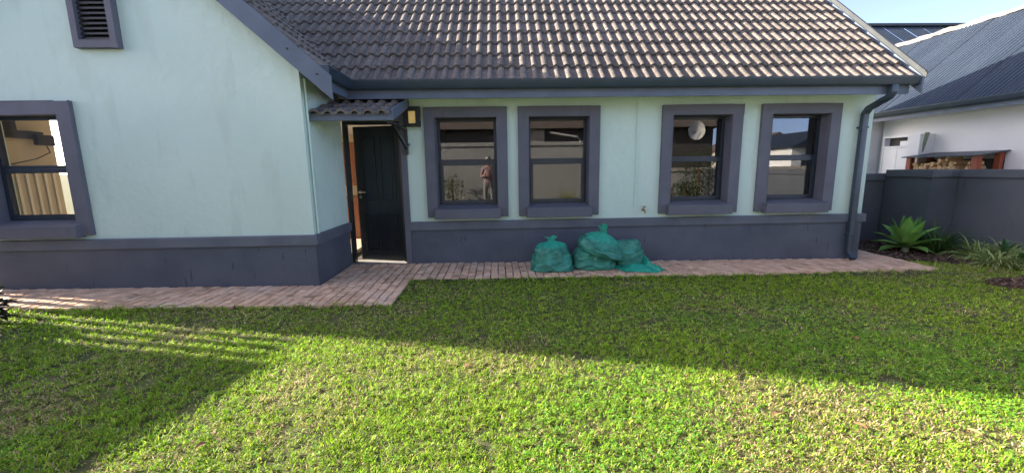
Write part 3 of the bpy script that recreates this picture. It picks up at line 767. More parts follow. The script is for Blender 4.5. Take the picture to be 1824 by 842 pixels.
def bag(name, loc, label, prof, rx, ry, tilt=(0, 0, 0), neck=None, seed=1, floor=0.0, skew=(0, 0), squash=None, mat='bag', corners=()):
    """filled plastic bag: stacked rings from the base to a gathered neck, creased and slumped; ruffled tie on top"""
    t = thing(name, loc, label, 'bag', 'filled green refuse bags by the wall')
    nu, nv = 110, 64
    vs = []
    H = prof[-1][1]
    Mx = Matrix.Rotation(tilt[2], 3, 'Z') @ Matrix.Rotation(tilt[0], 3, 'X') @ Matrix.Rotation(tilt[1], 3, 'Y')
    def P(s):
        s *= len(prof) - 1; i = min(int(s), len(prof) - 2); u = s - i
        p0, p1, p2, p3 = prof[max(i-1, 0)], prof[i], prof[i+1], prof[min(i+2, len(prof)-1)]
        f = lambda a, b_, c, d: .5 * (2*b_ + (c - a)*u + (2*a - 5*b_ + 4*c - d)*u*u + (3*b_ - a - 3*c + d)*u**3)
        return max(.002, f(p0[0], p1[0], p2[0], p3[0])), f(p0[1], p1[1], p2[1], p3[1])
    for j in range(nv + 1):
        s = j / nv; r, z = P(s)
        for i in range(nu):
            a = 2 * math.pi * i / nu
            ca, sa = math.cos(a), math.sin(a)
            e = 2.6
            k = (abs(ca) ** e + abs(sa) ** e) ** (-1 / e)
            pl = max(0, (s - .62) / .38)
            pleat = 1 + pl * .34 * (math.sin(a * 9 + seed + 2 * math.sin(a * 2)) * .6 + math.sin(a * 17 + seed * 2) * .4) * (1 if s < .985 else .4)
            q = Vector((ca * k * rx * r * pleat, sa * k * ry * r * pleat, z))
            q.x += skew[0] * s; q.y += skew[1] * s
            for ang, amt in corners:
                c = max(0, math.cos(a - ang)) ** 14 * max(0, 1 - s * 4.5)
                q.x += math.cos(ang) * amt * c; q.y += math.sin(ang) * amt * c
            n = Vector((ca, sa, .25)).normalized()
            d = .034 * vn(q, 4.5, seed) + .026 * max(0, rg((q.x, q.y, q.z * 2.2), 5, seed)) ** 3 * (1 - .5 * pl) + .012 * max(0, rg((q.x + q.z * .6, q.y, q.z * 1.6 - q.x * .5), 11, seed + 3)) ** 4 - .006
            q += n * d * min(1, s * 9 + .25)
            vs.append(q)
    vs = [Mx @ v for v in vs]
    if squash:
        for v in vs: squash(v)
    zmin = min(v.z for v in vs)
    for v in vs:
        if v.z < floor: v.z = floor + (v.z - floor) * .04
    fs = []
    for j in range(nv):
        for i in range(nu):
            fs.append((j*nu+i, j*nu+(i+1) % nu, (j+1)*nu+(i+1) % nu, (j+1)*nu+i))
    fs.append(tuple(range(nu))[::-1]); fs.append(tuple(nv*nu+i for i in range(nu)))
    b_ = MB(); L = Vector(loc); b_.add([v + L for v in vs], fs); so_ = b_.build('sack', mat, t, smooth=True)
    so_.data.materials.append(MT['bagthin'])
    for pi_, p_ in enumerate(so_.data.polygons):
        if pi_ < nu * nv and neck and pi_ // nu > nv * (.66 + .03 * math.sin((pi_ % nu) * .45 + seed) + .03 * math.sin((pi_ % nu) * 1.1)): p_.material_index = 1
    top = sum((vs[nv*nu+i] for i in range(nu)), Vector()) / nu + L
    if neck:
        axis = (Mx @ Vector(neck[0])).normalized() if len(neck) > 3 else Vector(neck[0]).normalized()
        ln_, r0_, r1_ = neck[1], neck[2], neck[3] if len(neck) > 3 else .05
        side = axis.cross(Vector((0, 1, .2))).normalized(); s2 = axis.cross(side)
        b_ = MB(); vs2 = []; nn, mm_ = 40, 14
        for j in range(mm_ + 1):
            s = j / mm_; rr = r0_ + (r1_ - r0_) * s ** 1.3
            c = top - axis * .015 + axis * ln_ * s + side * .012 * math.sin(s * 5 + seed)
            for i in range(nn):
                a = 2 * math.pi * i / nn
                w = 1 + (.15 + .45 * s) * math.sin(a * 5 + seed) + .2 * s * math.sin(a * 11)
                vs2.append(c + (side * math.cos(a) * 1.25 + s2 * math.sin(a) * .55) * rr * w + axis * .02 * s * math.sin(a * 3 + seed))
        fs2 = [(j*nn+i, j*nn+(i+1) % nn, (j+1)*nn+(i+1) % nn, (j+1)*nn+i) for j in range(mm_) for i in range(nn)]
        b_.add(vs2, fs2); b_.build('gathered_neck', 'bagthin', t, smooth=True)
        # knot band
        b_ = MB(); ring = [top + axis * .005 + (side * math.cos(a) + s2 * math.sin(a) * .6) * (r0_ * 1.25) for a in [k * 2 * math.pi / 16 for k in range(17)]]
        b_.tube(ring, .012, 8, cap=False); b_.build('knot', 'bagthin', t, smooth=True)
    return t

gzb = gz(.7) + .034
bag('refuse_bag', (.735, 5.62, gzb), 'filled green refuse bag standing alone on the brick path',
    [(.02, 0), (.86, .0), (1.04, .025), (1.0, .10), (.90, .20), (.80, .29), (.70, .335), (.44, .375), (.18, .40), (.10, .415)], .272, .215, seed=1.3,
    neck=((-.12, -.05, 1), .055, .026, .05), corners=((R(-35), .12), (R(200), .09), (R(250), .03)))
bag('refuse_bag', (1.36, 5.70, gz(1.4) + .034), 'slumped green refuse bag at the bottom of the pile',
    [(.02, 0), (.85, .0), (1.04, .04), (1.0, .13), (.92, .20), (.76, .26), (.45, .29), (.1, .30)], .30, .235, seed=4.1, skew=(-.05, 0),
    corners=((R(-15), .20), (R(190), .06)), squash=lambda v: setattr(v, 'z', v.z * (1 - .75 * max(0, v.x))))
bag('refuse_bag', (1.43, 5.665, gz(1.4) + .245), 'knotted green refuse bag lying on top of the pile',
    [(.02, -.0), (.55, -.015), (.95, .03), (1.02, .085), (.95, .14), (.78, .20), (.50, .255), (.20, .295), (.09, .315)], .315, .255, seed=7.7,
    neck=((-.42, -.05, 1), .125, .026, .034), floor=-.2, tilt=(R(10), R(8), 0),
    squash=lambda v: setattr(v, 'z', v.z - .12 * v.x - .30 * max(0, v.x) ** 2))
bag('refuse_bag', (1.885, 5.70, gz(1.87) + .034), 'upright green refuse bag leaning at the right of the pile',
    [(.02, 0), (.72, .0), (.90, .03), (.98, .12), (1.0, .24), (.94, .33), (.84, .375), (.55, .39), (.2, .38)], .185, .17, seed=11.2, skew=(-.03, .02), tilt=(R(-4), R(-5), 0),
    corners=((R(-60), .08),))
# empty bag spread out flat beside them
t = thing('empty_bag', (1.98, 5.5, gz(2) + .034), 'empty bright green bag lying crumpled flat on the path', 'bag')
def sheet(o, ax, ay, nu, nv, hgt, seed, name):
    b_ = MB(); vs_ = []
    for j in range(nv + 1):
        for i in range(nu + 1):
            u, v = i / nu, j / nv
            p = Vector(o) + Vector(ax) * u * (1 - .25 * v * v + .05 * math.sin(v * 9)) + Vector(ay) * v * (1 + .12 * math.sin(u * 7 + seed))
            f = abs(math.sin(u * 4.2 + v * 3.1 + seed)) * .55 + .45 * (vn(p, 7, seed) + .5)
            zz_ = hgt * (math.sin(math.pi * min(1, u * 1.08)) ** .6 * (1 - v) ** .7) * (.35 + .65 * f) + .022 * rg(p, 13, seed) * (.4 + .6 * (1 - u))
            vs_.append((p.x, p.y, p.z + max(.002, zz_)))
    fs_ = [(j*(nu+1)+i, j*(nu+1)+i+1, (j+1)*(nu+1)+i+1, (j+1)*(nu+1)+i) for j in range(nv) for i in range(nu)]
    b_.add(vs_, fs_); return b_.build(name, 'bagthin', t, smooth=True)
sheet((1.62, 5.62, gz(1.9) + .034), (.56, -.04, 0), (.10, -.26, 0), 46, 26, .09, 2.2, 'flap')
sheet((1.96, 5.80, gz(1.9) + .034), (.26, -.10, 0), (.16, -.34, 0), 36, 36, .17, 5.3, 'flap')

# ------------------------------------------------------------------ garden wall at right
gw = thing('garden_wall', (7.9, 6.3, -.1), 'dark grey plastered garden wall with flat coping on the right', 'wall')
b = MB(); b.box((5.64, 7.66, -.4), (8.1, 7.86, 1.115)); b.build('wall_panel', 'bwall', gw, bevel=.006)
b = MB(); b.box((5.64, 7.62, 1.116), (8.1, 7.90, 1.245)); b.build('coping', 'bwall', gw, bevel=.01)
b = MB(); b.box((7.42, 6.78, -.4), (7.898, 7.64, 1.185)); b.build('pier', 'bwall', gw, bevel=.008)
b = MB(); b.box((7.385, 6.745, 1.186), (7.858, 7.60, 1.315)); b.build('coping', 'bwall', gw, bevel=.01)
b = MB(); b.box((7.9, -3.0, -.4), (8.1, 7.60, 1.183)); b.build('wall_panel', 'bwall', gw, bevel=.006)
b = MB(); b.box((7.862, -3.0, 1.184), (8.14, 7.60, 1.313)); b.build('coping', 'bwall', gw, bevel=.01)

# ------------------------------------------------------------------ neighbour's house beyond it
NX, NE, NZ = 9.75, 9.33, 2.60                       # wall plane, eave, eave height
NT = math.tan(R(40)); NRX = 12.05; NRZ = NZ + .02 + (NRX - NE) * NT          # slope and ridge
nh = thing('neighbour_house', (NX, 8, -.1), 'white house with corrugated blue grey metal roof beyond the garden wall', 'house')
b = MB(); b.box((NX, 4.4, -.4), (NX + .25, 10.25, 2.66)); b.build('wall', 'white', nh)
b = MB(); b.prism([(NX + .25, 4.4, -.4), (NX + 4.4, 4.4, -.4), (NX + 4.4, 4.4, 2.6), (NRX, 4.4, NRZ - .1), (NX + .25, 4.4, 2.9)], (0, .25, 0)); b.build('gable', 'white', nh)
b = MB(); b.box((NX + .9, 10.25, -.4), (NX + 1.15, 22.0, 2.66)); b.build('wall', 'white', nh); b = MB(); b.box((NX - .62, 10.32, -.4), (NX + 1.15, 10.56, 2.57)); b.build('wall', 'white', nh)
b = MB(); b.box((NE - .0, 4.26, NZ - .16), (NE + .025, 16.0, NZ + .02)); b.build('fascia_board', 'fascia', nh, bevel=.003)
b = MB(); b.box((NE + .026, 4.26, NZ - .03), (NX + .1, 16.0, NZ - .02)); b.build('soffit', 'white', nh)
b = MB(); b.sweep(gp, [(NE - .002, 16.0, NZ - .06), (NE - .002, 4.26, NZ - .06)]); b.build('gutter', 'gutter', nh, smooth=True)
def corrugated(o, along, upv, L, W, name, parent, per=.088, amp=.011, sub=6):
    """one ribbed roof sheet: ribs run up the slope"""
    al, uv = Vector(along), Vector(upv); nrm = al.cross(uv).normalized()
    if nrm.z < 0: nrm = -nrm
    n = int(W / per * sub); b_ = MB(); vs_ = []
    for i in range(n + 1):
        w = W * i / n; hh = amp * math.cos(2 * math.pi * w / per)
        hh = amp * max(-.6, min(.8, 1.4 * math.cos(2 * math.pi * w / per)))
        for q in (0, 1): vs_.append(Vector(o) + al * w + uv * (L * q) + nrm * hh)
    b_.add(vs_, [(2*i, 2*i+2, 2*i+3, 2*i+1) for i in range(n)])
    return b_.build(name, 'metalroof', parent, smooth=True)
upn = Vector((math.cos(R(40)), 0, math.sin(R(40)))); sl = (NRX - NE + .05) / math.cos(R(40))
for k in range(8, 22):
    corrugated((NE - .05, -2.3 + k * .82, NZ + .0 + .004 * (k % 2)), (0, 1, 0), upn, sl, .825, 'roof_sheet', nh)
dn = Vector((math.cos(R(40)), 0, -math.sin(R(40))))
b = MB(); b.add([(NRX, 4.26, NRZ - .02), (NRX, 16, NRZ - .02), (NRX + 3, 16, NRZ - .02 - 3 * NT), (NRX + 3, 4.26, NRZ - .02 - 3 * NT)], [(0, 1, 2, 3)]); b.build('roof_sheet', 'metalroof', nh)
# mortar-coated ridge, lumpy
b = MB(); prof = [(-.17, -.10), (-.12, -.02), (-.05, .035), (.05, .04), (.13, -.03), (.17, -.10)]
n = 120; vs_ = []
for i in range(n + 1):
    y = 4.26 + (12.6 - 4.26) * i / n
    for a_, h_ in prof:
        w_ = vn((a_ * 3, y, h_), 2.3, 3) * .035 + vn((a_ * 3, y, h_), 7, 9) * .02
        vs_.append((NRX + a_ * (1 + w_ * 4), y, NRZ + h_ + w_))
m6 = len(prof)
b.add(vs_, [(i*m6+k, i*m6+k+1, (i+1)*m6+k+1, (i+1)*m6+k) for i in range(n) for k in range(m6 - 1)]); b.build('ridge_mortar', 'mortar', nh, smooth=True)
# cross wing behind, ridge along X
RY, RRZ = 17.5, 7.05
b = MB()
for k in range(17):
    corrugated((11.0 + k * .82, RY - 3.6, RRZ - 3.6 * NT + .004 * (k % 2)), (1, 0, 0), (0, math.cos(R(40)), math.sin(R(40))), 3.62 / math.cos(R(40)), .825, 'roof_sheet', nh, per=.11, amp=.014)
b = MB(); b.prism([(11.0, RY - .18, RRZ - .06), (11.0, RY - .14, RRZ + .05), (11.0, RY + .14, RRZ + .05), (11.0, RY + .18, RRZ - .06)], (14, 0, 0)); b.build('ridge_capping', 'flash', nh)
# white double cupboard with an open top compartment, deep box frame
cab = bpy.data.objects.new('meter_cupboard', None); link(cab, nh, (NX - .1, 9.5, 1.2))
CYa, CYb, CZ0, CZ1 = 9.27, 10.05, .55, 2.08
b = MB()
for a0, a1, c0_, c1_ in ((CYa, CYa + .04, CZ0, CZ1), (CYb - .04, CYb, CZ0, CZ1), (CYa + .04, CYb - .04, CZ1 - .04, CZ1), (CYa + .04, CYb - .04, 1.80, 1.84), (CYa + .04, CYb - .04, CZ0, CZ0 + .04)):
    b.box((NX - .16, a0, c0_), (NX + .0, a1, c1_))
b.build('cupboard_frame', 'whitedoor', cab, bevel=.004)
b = MB(); b.box((NX - .02, CYa + .04, 1.84), (NX - .004, CYb - .04, CZ1 - .04)); b.build('cupboard_back', 'darkwall', cab)
b = MB(); b.box((NX - .12, CYa + .05, 1.842), (NX - .03, CYa + .38, 1.95)); b.build('meter_box', 'whitedoor', cab, bevel=.006)
ym = (CYa + CYb) / 2
for y0, y1 in ((CYa + .045, ym - .004), (ym + .004, CYb - .045)):
    b = MB(); b.box((NX - .155, y0, CZ0 + .045), (NX - .13, y1, 1.795)); b.build('cupboard_door', 'whitedoor', cab, bevel=.004)
b = MB(); b.box((NX - .34, 8.98, .3), (NX, 9.262, 2.07)); b.build('chimney_breast', 'white', nh, bevel=.006)
pole = thing('leaning_pole', (NX - .12, 8.95, 0), 'greenish timber pole leaning on the white wall beside the firewood shelter', 'pole')
b = MB(); b.tube([(NX - .30, 9.10, 1.0), (NX - .25, 9.03, 1.6), (NX - .20, 8.97, 2.10)], [.045, .044, .042], 12); b.tube([(NX - .45, 9.25, -.12), (NX - .30, 9.10, 1.0)], [.046, .045], 12)
b.build('shaft', 'green_pole', pole, smooth=True)

# firewood shelter
fwx0, fwx1, fy0, fy1 = 9.18, NX - .01, 7.62, 9.0
rack = thing('firewood_shelter', ((fwx0 + fwx1) / 2, (fy0 + fy1) / 2, -.1), 'low red timber firewood shelter with sloping metal lid', 'shelter')
for y_ in (fy0, fy1 - .10):
    for x_ in (fwx0, fwx1 - .11):
        b = MB(); b.box((x_, y_, -.12), (x_ + .10, y_ + .10, 1.555 + (x_ - fwx0) * .13)); b.build('post', 'redwood', rack, bevel=.006)
b = MB(); b.prism([(fwx0 - .06, fy0 - .06, 1.548), (fwx1, fy0 - .06, 1.635), (fwx1, fy0 - .06, 1.655), (fwx0 - .06, fy0 - .06, 1.568)], (0, fy1 - fy0 + .12, 0)); b.build('lid', 'metalroof', rack, bevel=.003)
b = MB(); b.box((fwx1 - .035, fy0, .2), (fwx1 - .012, fy1, 1.5)); b.build('back_panel', 'gatewood', rack)
b = MB(); b.box((fwx0 + .02, fy0 + .02, .98), (fwx1 - .04, fy1 - .02, 1.02)); b.build('shelf', 'redwood', rack)
def split_log(seed):
    rr = random.Random(seed); b_ = MB(); k = rr.choice([3, 4, 5, 6]); r_ = rr.uniform(.038, .062)
    pts = []
    for i in range(k):
        a = 2 * math.pi * i / k + rr.uniform(-.25, .25); q = r_ * rr.uniform(.75, 1.2); pts.append((0, math.cos(a) * q, math.sin(a) * q))
    b_.prism(pts, (rr.uniform(.30, .40), 0, 0)); return b_
def log_material():
    m = pmat('split_firewood', (0.50, 0.30, 0.14), (0.66, 0.46, 0.25), 22, 0.8, 0.5, 90, rnd=.25)
    return m
MT['log'] = log_material()
logm = []
for k in range(8):
    b_ = split_log(k); me = bpy.data.meshes.new('firewood_log'); me.from_pydata(b_.v, [], b_.f); me.materials.append(MT['log']); logm.append(me)
nl = 0
for row in range(6):
    z = 1.075 + row * .083
    y = fy0 + .17 + (row % 2) * .04
    while y < fy1 - .16:
        u = (y - fy0) / (fy1 - fy0)
        top = 1.36 + .13 * math.sin(u * 3.0 + .3) + .03 * math.sin(u * 17) - (.14 if .16 < u < .27 else 0)
        if z < top:
            o = bpy.data.objects.new('firewood_log', random.choice(logm))
            o.rotation_euler = (random.uniform(0, 6.28), random.uniform(-.05, .05), random.uniform(-.12, .12))
            link(o, None, (fwx0 + .03 + random.uniform(-.03, .05), y, z + random.uniform(-.012, .012)))
            tag(o, 'split firewood log stacked in the red timber shelter', 'log', 'split logs stacked in the firewood shelter'); nl += 1
        y += random.uniform(.085, .105)

# ------------------------------------------------------------------ planting bed: mulch, agave, grasses, spider plants
def shade_attr(me, cols):
    a = me.attributes.new('shade', 'FLOAT_COLOR', 'POINT'); a.data.foreach_set('color', np.asarray(cols, dtype=np.float32).ravel())

def raw_mesh(name, V, F4=None, F3=None, mat=None, cols=None, parent=None, loc=(0, 0, 0), smooth=False):
    me = bpy.data.meshes.new(name)
    V = np.asarray(V, dtype=np.float32) - np.asarray(loc, dtype=np.float32)
    loops = []; sizes = []
    if F4 is not None and len(F4): F4 = np.asarray(F4, dtype=np.int32); loops.append(F4.ravel()); sizes.append(np.full(len(F4), 4, np.int32))
    if F3 is not None and len(F3): F3 = np.asarray(F3, dtype=np.int32); loops.append(F3.ravel()); sizes.append(np.full(len(F3), 3, np.int32))
    loops = np.concatenate(loops); sizes = np.concatenate(sizes); starts = np.concatenate([[0], np.cumsum(sizes)[:-1]]).astype(np.int32)
    me.vertices.add(len(V)); me.vertices.foreach_set('co', V.ravel())
    me.loops.add(len(loops)); me.loops.foreach_set('vertex_index', loops)
    me.polygons.add(len(sizes)); me.polygons.foreach_set('loop_start', starts)
    me.polygons.foreach_set('use_smooth', np.full(len(sizes), smooth, dtype=bool))
    me.update(calc_edges=True); me.validate()
    if cols is not None: shade_attr(me, np.concatenate([np.asarray(cols), np.ones((len(V), 1))], 1))
    me.materials.append(MT[mat])
    o = bpy.data.objects.new(name, me); link(o, parent, loc); return o

b = MB()
b.add([(6.24, 5.95, gz(6.2) + .012), (7.9, 5.0, gz(7.9) + .012), (7.9, 6.78, gz(7.9) + .02), (7.9, 7.66, gz(7.9) + .03), (6.24, 7.66, gz(6.2) + .03), (6.24, 6.8, gz(6.2) + .02)], [(0, 1, 2, 3, 4, 5)])
b.add([(5.95, 4.35, gz(6) + .012), (6.6, 4.2, gz(6.5) + .012), (7.6, 4.4, gz(7) + .012), (7.3, 4.85, gz(7) + .012), (6.5, 4.92, gz(6.5) + .012), (6.05, 4.8, gz(6) + .012)], [(0, 1, 2, 3, 4, 5)])
bed = b.build('flower_bed', 'soil'); tag(bed, kind='structure')
def chips(n, area, hi):
    V = []; F = []; Cc = []
    for i in range(n):
        while True:
            x, y = random.uniform(area[0], area[1]), random.uniform(area[2], area[3])
            if area[4](x, y): break
        z = gz(x) + .02 + random.uniform(0, hi)
        l, w, h = random.uniform(.012, .035), random.uniform(.006, .014), random.uniform(.002, .006)
        Mx = Matrix.Rotation(random.uniform(0, 6.28), 3, 'Z') @ Matrix.Rotation(random.uniform(-.5, .5), 3, 'X') @ Matrix.Rotation(random.uniform(-.4, .4), 3, 'Y')
        k = len(V); g = random.uniform(.5, 1.5)
        col = random.choice([(.07, .045, .032), (.10, .066, .05), (.16, .11, .085), (.05, .035, .028)])
        for sx, sy, sz in ((-1,-1,-1),(1,-1,-1),(1,1,-1),(-1,1,-1),(-1,-1,1),(1,-1,1),(1,1,1),(-1,1,1)):
            p = Mx @ Vector((sx*l, sy*w*(1 - .3*sx), sz*h)); V.append((x+p.x, y+p.y, z+p.z)); Cc.append([c*g for c in col])
        F += [(k+4,k+5,k+6,k+7),(k,k+1,k+5,k+4),(k+1,k+2,k+6,k+5),(k+2,k+3,k+7,k+6),(k+3,k,k+4,k+7)]
    return V, F, Cc
V1, F1, C1 = chips(2600, (6.25, 7.85, 5.6, 7.6, lambda x, y: y > 5.95 - (x - 6.24) * .57), .03)
V2, F2, C2 = chips(1300, (6.0, 7.5, 4.25, 4.9, lambda x, y: ((x - 6.75) / .75) ** 2 + ((y - 4.58) / .3) ** 2 < 1), .025)
k = len(V1); V1 += V2; F1 += [tuple(i + k for i in f) for f in F2]; C1 += C2
mo = raw_mesh('bark_mulch', V1, F4=F1, mat='chips', cols=C1); tag(mo, 'dark brown bark mulch in the flower bed by the wall', 'mulch', kind='stuff')

def leaf_strip(base, az, el, length, width, droop, c0, c1, nseg=8, fold=.25, tip=.75, boat=0, edge=None, roll=0.0, prof=None):
    """one arching leaf as a folded strip; returns vertices, quads, colours"""
    V, F, Cc = [], [], []
    p = Vector(base); a = el
    h = Vector((math.cos(az), math.sin(az), 0)); sd0 = Vector((-math.sin(az), math.cos(az), 0))
    for i in range(nseg + 1):
        s = i / nseg
        d = h * math.cos(a) + Vector((0, 0, 1)) * math.sin(a)
        nrm = (-h * math.sin(a) + Vector((0, 0, 1)) * math.cos(a))
        sd = sd0 * math.cos(roll) + nrm * math.sin(roll); nr = nrm * math.cos(roll) - sd0 * math.sin(roll)
        w = width * (prof(s) if prof else (math.sin(math.pi * min(1, (s * .92 + .08)) ** tip)) ** .8)
        w = max(w, .0006)
        mid = [c0[k] + (c1[k] - c0[k]) * s for k in range(3)]
        ec = edge if edge else [c * 1.12 for c in mid]
        for sgn_, col in ((-1, ec), (-.5, mid), (0, [c * .92 for c in mid]), (.5, mid), (1, ec)):
            V.append(p + sd * sgn_ * w / 2 + nr * (abs(sgn_) * fold * w / 2)); Cc.append(col)
        if i < nseg: p = p + d * (length / nseg); a -= droop / nseg * (.4 + 1.2 * s)
    for i in range(nseg):
        for q in range(4): F.append((i*5+q, i*5+q+1, (i+1)*5+q+1, (i+1)*5+q))
    return V, F, Cc

ag = thing('agave', (6.83, 6.50, gz(6.8) + .02), 'bright green agave rosette with pointed leaves in the corner bed', 'plant')
gold = 2.39996
for i in range(25):
    s = i / 24
    el = R(86 - 92 * s ** 1.05); ln_ = .30 + .20 * math.sin(math.pi * min(1, .25 + s * .62)); az = i * gold + .5
    g = random.uniform(.62, 1.2); c0 = (.28 * g, .46 * g, .12 * g); c1 = (.16 * g, .38 * g, .07 * g)
    if s > .9 and i % 2: c0 = (.30, .28, .07)
    agp = lambda u: (.30 + .70 * math.sin(math.pi * min(1, .12 + u * .80)) ** .9) * (1 if u < .62 else max(0, 1 - ((u - .62) / .38) ** 1.5))
    V, F, Cc = leaf_strip((6.83 + math.cos(az) * .03, 6.50 + math.sin(az) * .03, gz(6.8) + .20 - .10 * s), az, el, ln_, .20 - .03 * (1 - s), R(8 + 26 * s) if s > .3 else R(-6), c0, c1, 12, .30, prof=agp)
    raw_mesh('leaf', V, F4=F, mat='agave', cols=Cc, parent=ag, loc=WL[ag], smooth=True)
b = MB(); b.tube([(6.83, 6.5, gz(6.8)), (6.83, 6.5, gz(6.8) + .25)], [.06, .045], 10); b.build('stem', 'green_pole', ag, smooth=True)

def clump(name, loc, label, n, length, width, spread, c0s, droop, seed, edge=None, cat='plant', group=None, nseg=7, elr=(35, 88)):
    rr = random.Random(seed)
    t_ = thing(name, loc, label, cat, group)
    VV, FF, CC = [], [], []
    for i in range(n):
        az = rr.uniform(0, 6.283); r_ = spread * rr.random() ** .6
        bx, by = loc[0] + math.cos(az) * r_, loc[1] + math.sin(az) * r_
        az2 = az + rr.uniform(-.7, .7); g = rr.uniform(.7, 1.25); c = rr.choice(c0s)
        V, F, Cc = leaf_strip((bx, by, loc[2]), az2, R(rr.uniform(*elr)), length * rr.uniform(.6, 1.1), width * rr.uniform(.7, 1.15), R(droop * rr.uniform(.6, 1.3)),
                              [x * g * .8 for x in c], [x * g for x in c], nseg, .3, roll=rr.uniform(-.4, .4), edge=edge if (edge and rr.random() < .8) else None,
                              prof=lambda u: min(1, .45 + u * 2.2) * (1 - max(0, u - .45) / .55) ** .8)
        k = len(VV); VV += V; FF += [tuple(q + k for q in f) for f in F]; CC += Cc
    raw_mesh('leaf_blades', VV, F4=FF, mat='leaf', cols=CC, parent=t_, loc=loc, smooth=True)
    return t_
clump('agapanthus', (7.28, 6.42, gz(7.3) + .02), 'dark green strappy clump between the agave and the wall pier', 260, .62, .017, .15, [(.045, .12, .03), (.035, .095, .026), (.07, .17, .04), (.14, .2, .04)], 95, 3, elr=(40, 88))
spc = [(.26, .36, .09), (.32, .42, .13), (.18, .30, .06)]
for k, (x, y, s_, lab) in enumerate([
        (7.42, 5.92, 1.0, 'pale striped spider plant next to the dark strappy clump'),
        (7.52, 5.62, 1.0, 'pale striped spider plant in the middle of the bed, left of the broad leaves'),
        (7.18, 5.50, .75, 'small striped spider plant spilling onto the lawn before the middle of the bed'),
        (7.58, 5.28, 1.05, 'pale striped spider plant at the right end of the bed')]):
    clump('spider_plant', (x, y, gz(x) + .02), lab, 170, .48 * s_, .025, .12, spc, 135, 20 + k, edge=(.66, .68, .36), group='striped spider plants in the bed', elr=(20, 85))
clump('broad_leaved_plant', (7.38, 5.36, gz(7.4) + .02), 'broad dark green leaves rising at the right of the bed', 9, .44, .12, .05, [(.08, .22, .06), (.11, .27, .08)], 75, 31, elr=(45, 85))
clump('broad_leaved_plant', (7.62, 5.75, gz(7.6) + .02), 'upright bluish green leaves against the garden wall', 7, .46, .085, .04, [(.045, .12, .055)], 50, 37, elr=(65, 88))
clump('seedling', (6.33, 7.2, gz(6.3) + .02), 'small grey green seedling in mulch near the downpipe', 22, .16, .02, .06, [(.12, .17, .08)], 80, 41, elr=(20, 80))
# dark plant at the left edge of the picture
dk = thing('dark_shrub', (-4.80, 3.74, gz(-4.8)), 'dark leafy shrub at the left edge beside the path', 'shrub')
VV, FF, CC = [], [], []
rr = random.Random(5)
for i in range(190):
    u = rr.random(); az = rr.uniform(0, 6.28); z = .08 + .42 * u; r_ = .17 * math.sin(math.pi * (.25 + .6 * u)) * rr.random() ** .5
    g = rr.uniform(.5, 1.3)
    V, F, Cc = leaf_strip((-4.80 + math.cos(az) * r_, 3.74 + math.sin(az) * r_, gz(-4.8) + z * .85), az + rr.uniform(-.5, .5), R(rr.uniform(-25, 55)), rr.uniform(.07, .13), rr.uniform(.04, .065), R(40), (.016 * g, .022 * g, .012 * g), (.022 * g, .032 * g, .016 * g), 4, .3)
    k = len(VV); VV += V; FF += [tuple(q + k for q in f) for f in F]; CC += Cc
raw_mesh('foliage', VV, F4=FF, mat='leaf', cols=CC, parent=dk, loc=WL[dk], smooth=True)
b = MB()
for k in range(5):
    a = k * 1.3; b.tube([(-4.80, 3.74, gz(-4.8) - .02), (-4.80 + .05 * math.cos(a), 3.74 + .05 * math.sin(a), .25), (-4.80 + .1 * math.cos(a), 3.74 + .1 * math.sin(a), .42)], [.012, .009, .004], 6)
b.build('stem', 'wood', dk)

# ------------------------------------------------------------------ lawn
def vnoise(x, y, s, seed):
    r_ = np.random.default_rng(seed); T = r_.random((128, 128))
    u, v = x * s + 57.3, y * s + 31.7
    i, j = np.floor(u).astype(int), np.floor(v).astype(int); fu, fv = u - i, v - j
    fu, fv = fu * fu * (3 - 2 * fu), fv * fv * (3 - 2 * fv)
    g = lambda a, c: T[a % 128, c % 128]
    return (g(i, j) * (1 - fu) + g(i + 1, j) * fu) * (1 - fv) + (g(i, j + 1) * (1 - fu) + g(i + 1, j + 1) * fu) * fv
def fbm(x, y, s, seed): return .5 * vnoise(x, y, s, seed) + .3 * vnoise(x, y, s * 2.1, seed + 1) + .2 * vnoise(x, y, s * 4.7, seed + 2)
def lawn_mask(x, y):
    pf = 5.13 + .028 * np.maximum(0, x) + .03 * np.sin(x * 1.3) + .02
    ok = np.where(x < -1.16, y < 4.205 + .02 * np.sin(x * 3), y < pf)
    ok &= ~((x > 6.2) & (y > 5.98 - (x - 6.24) * .57))
    ok |= (x > 6.23) & (y < 5.95 - (x - 6.24) * .57)
    ok &= x < 7.86
    ok &= ~((((x - 6.78) / .72) ** 2 + ((y - 4.58) / .26) ** 2) < 1)
    return ok
def sample(n, x0, x1, y0, y1):
    x = rng.uniform(x0, x1, n); y = rng.uniform(y0, y1, n)
    k = lawn_mask(x, y); return x[k], y[k]
xs, ys = [], []
for (x0, x1, y0, y1, dens) in [(-3.2, 3.6, 1.35, 2.3, 15000), (-4.4, 4.8, 2.3, 3.3, 11000), (-6.3, 7.9, 3.3, 5.98, 6600), (-8.3, -3.2, -.5, .8, 900), (-5.4, -3.2, .8, 2.3, 5000), (-8.3, -5.4, .8, 2.3, 1500), (3.6, 7.9, -.5, .4, 1500), (3.6, 6.4, .4, 2.3, 5200), (6.4, 7.9, .4, 2.3, 3000), (-3.2, 3.6, -.5, .5, 1800), (-3.2, 3.6, .5, 1.35, 5000), (-8.3, -6.3, 2.3, 4.2, 1500), (-6.3, -4.4, 2.3, 3.3, 4000), (4.8, 7.9, 2.3, 3.3, 4000)]:
    a, c = sample(int((x1 - x0) * (y1 - y0) * dens), x0, x1, y0, y1); xs.append(a); ys.append(c)
TX, TY = np.concatenate(xs), np.concatenate(ys)
TX, TY = TX[::4], TY[::4]                          # tuft centres; every tuft carries half a dozen leaves
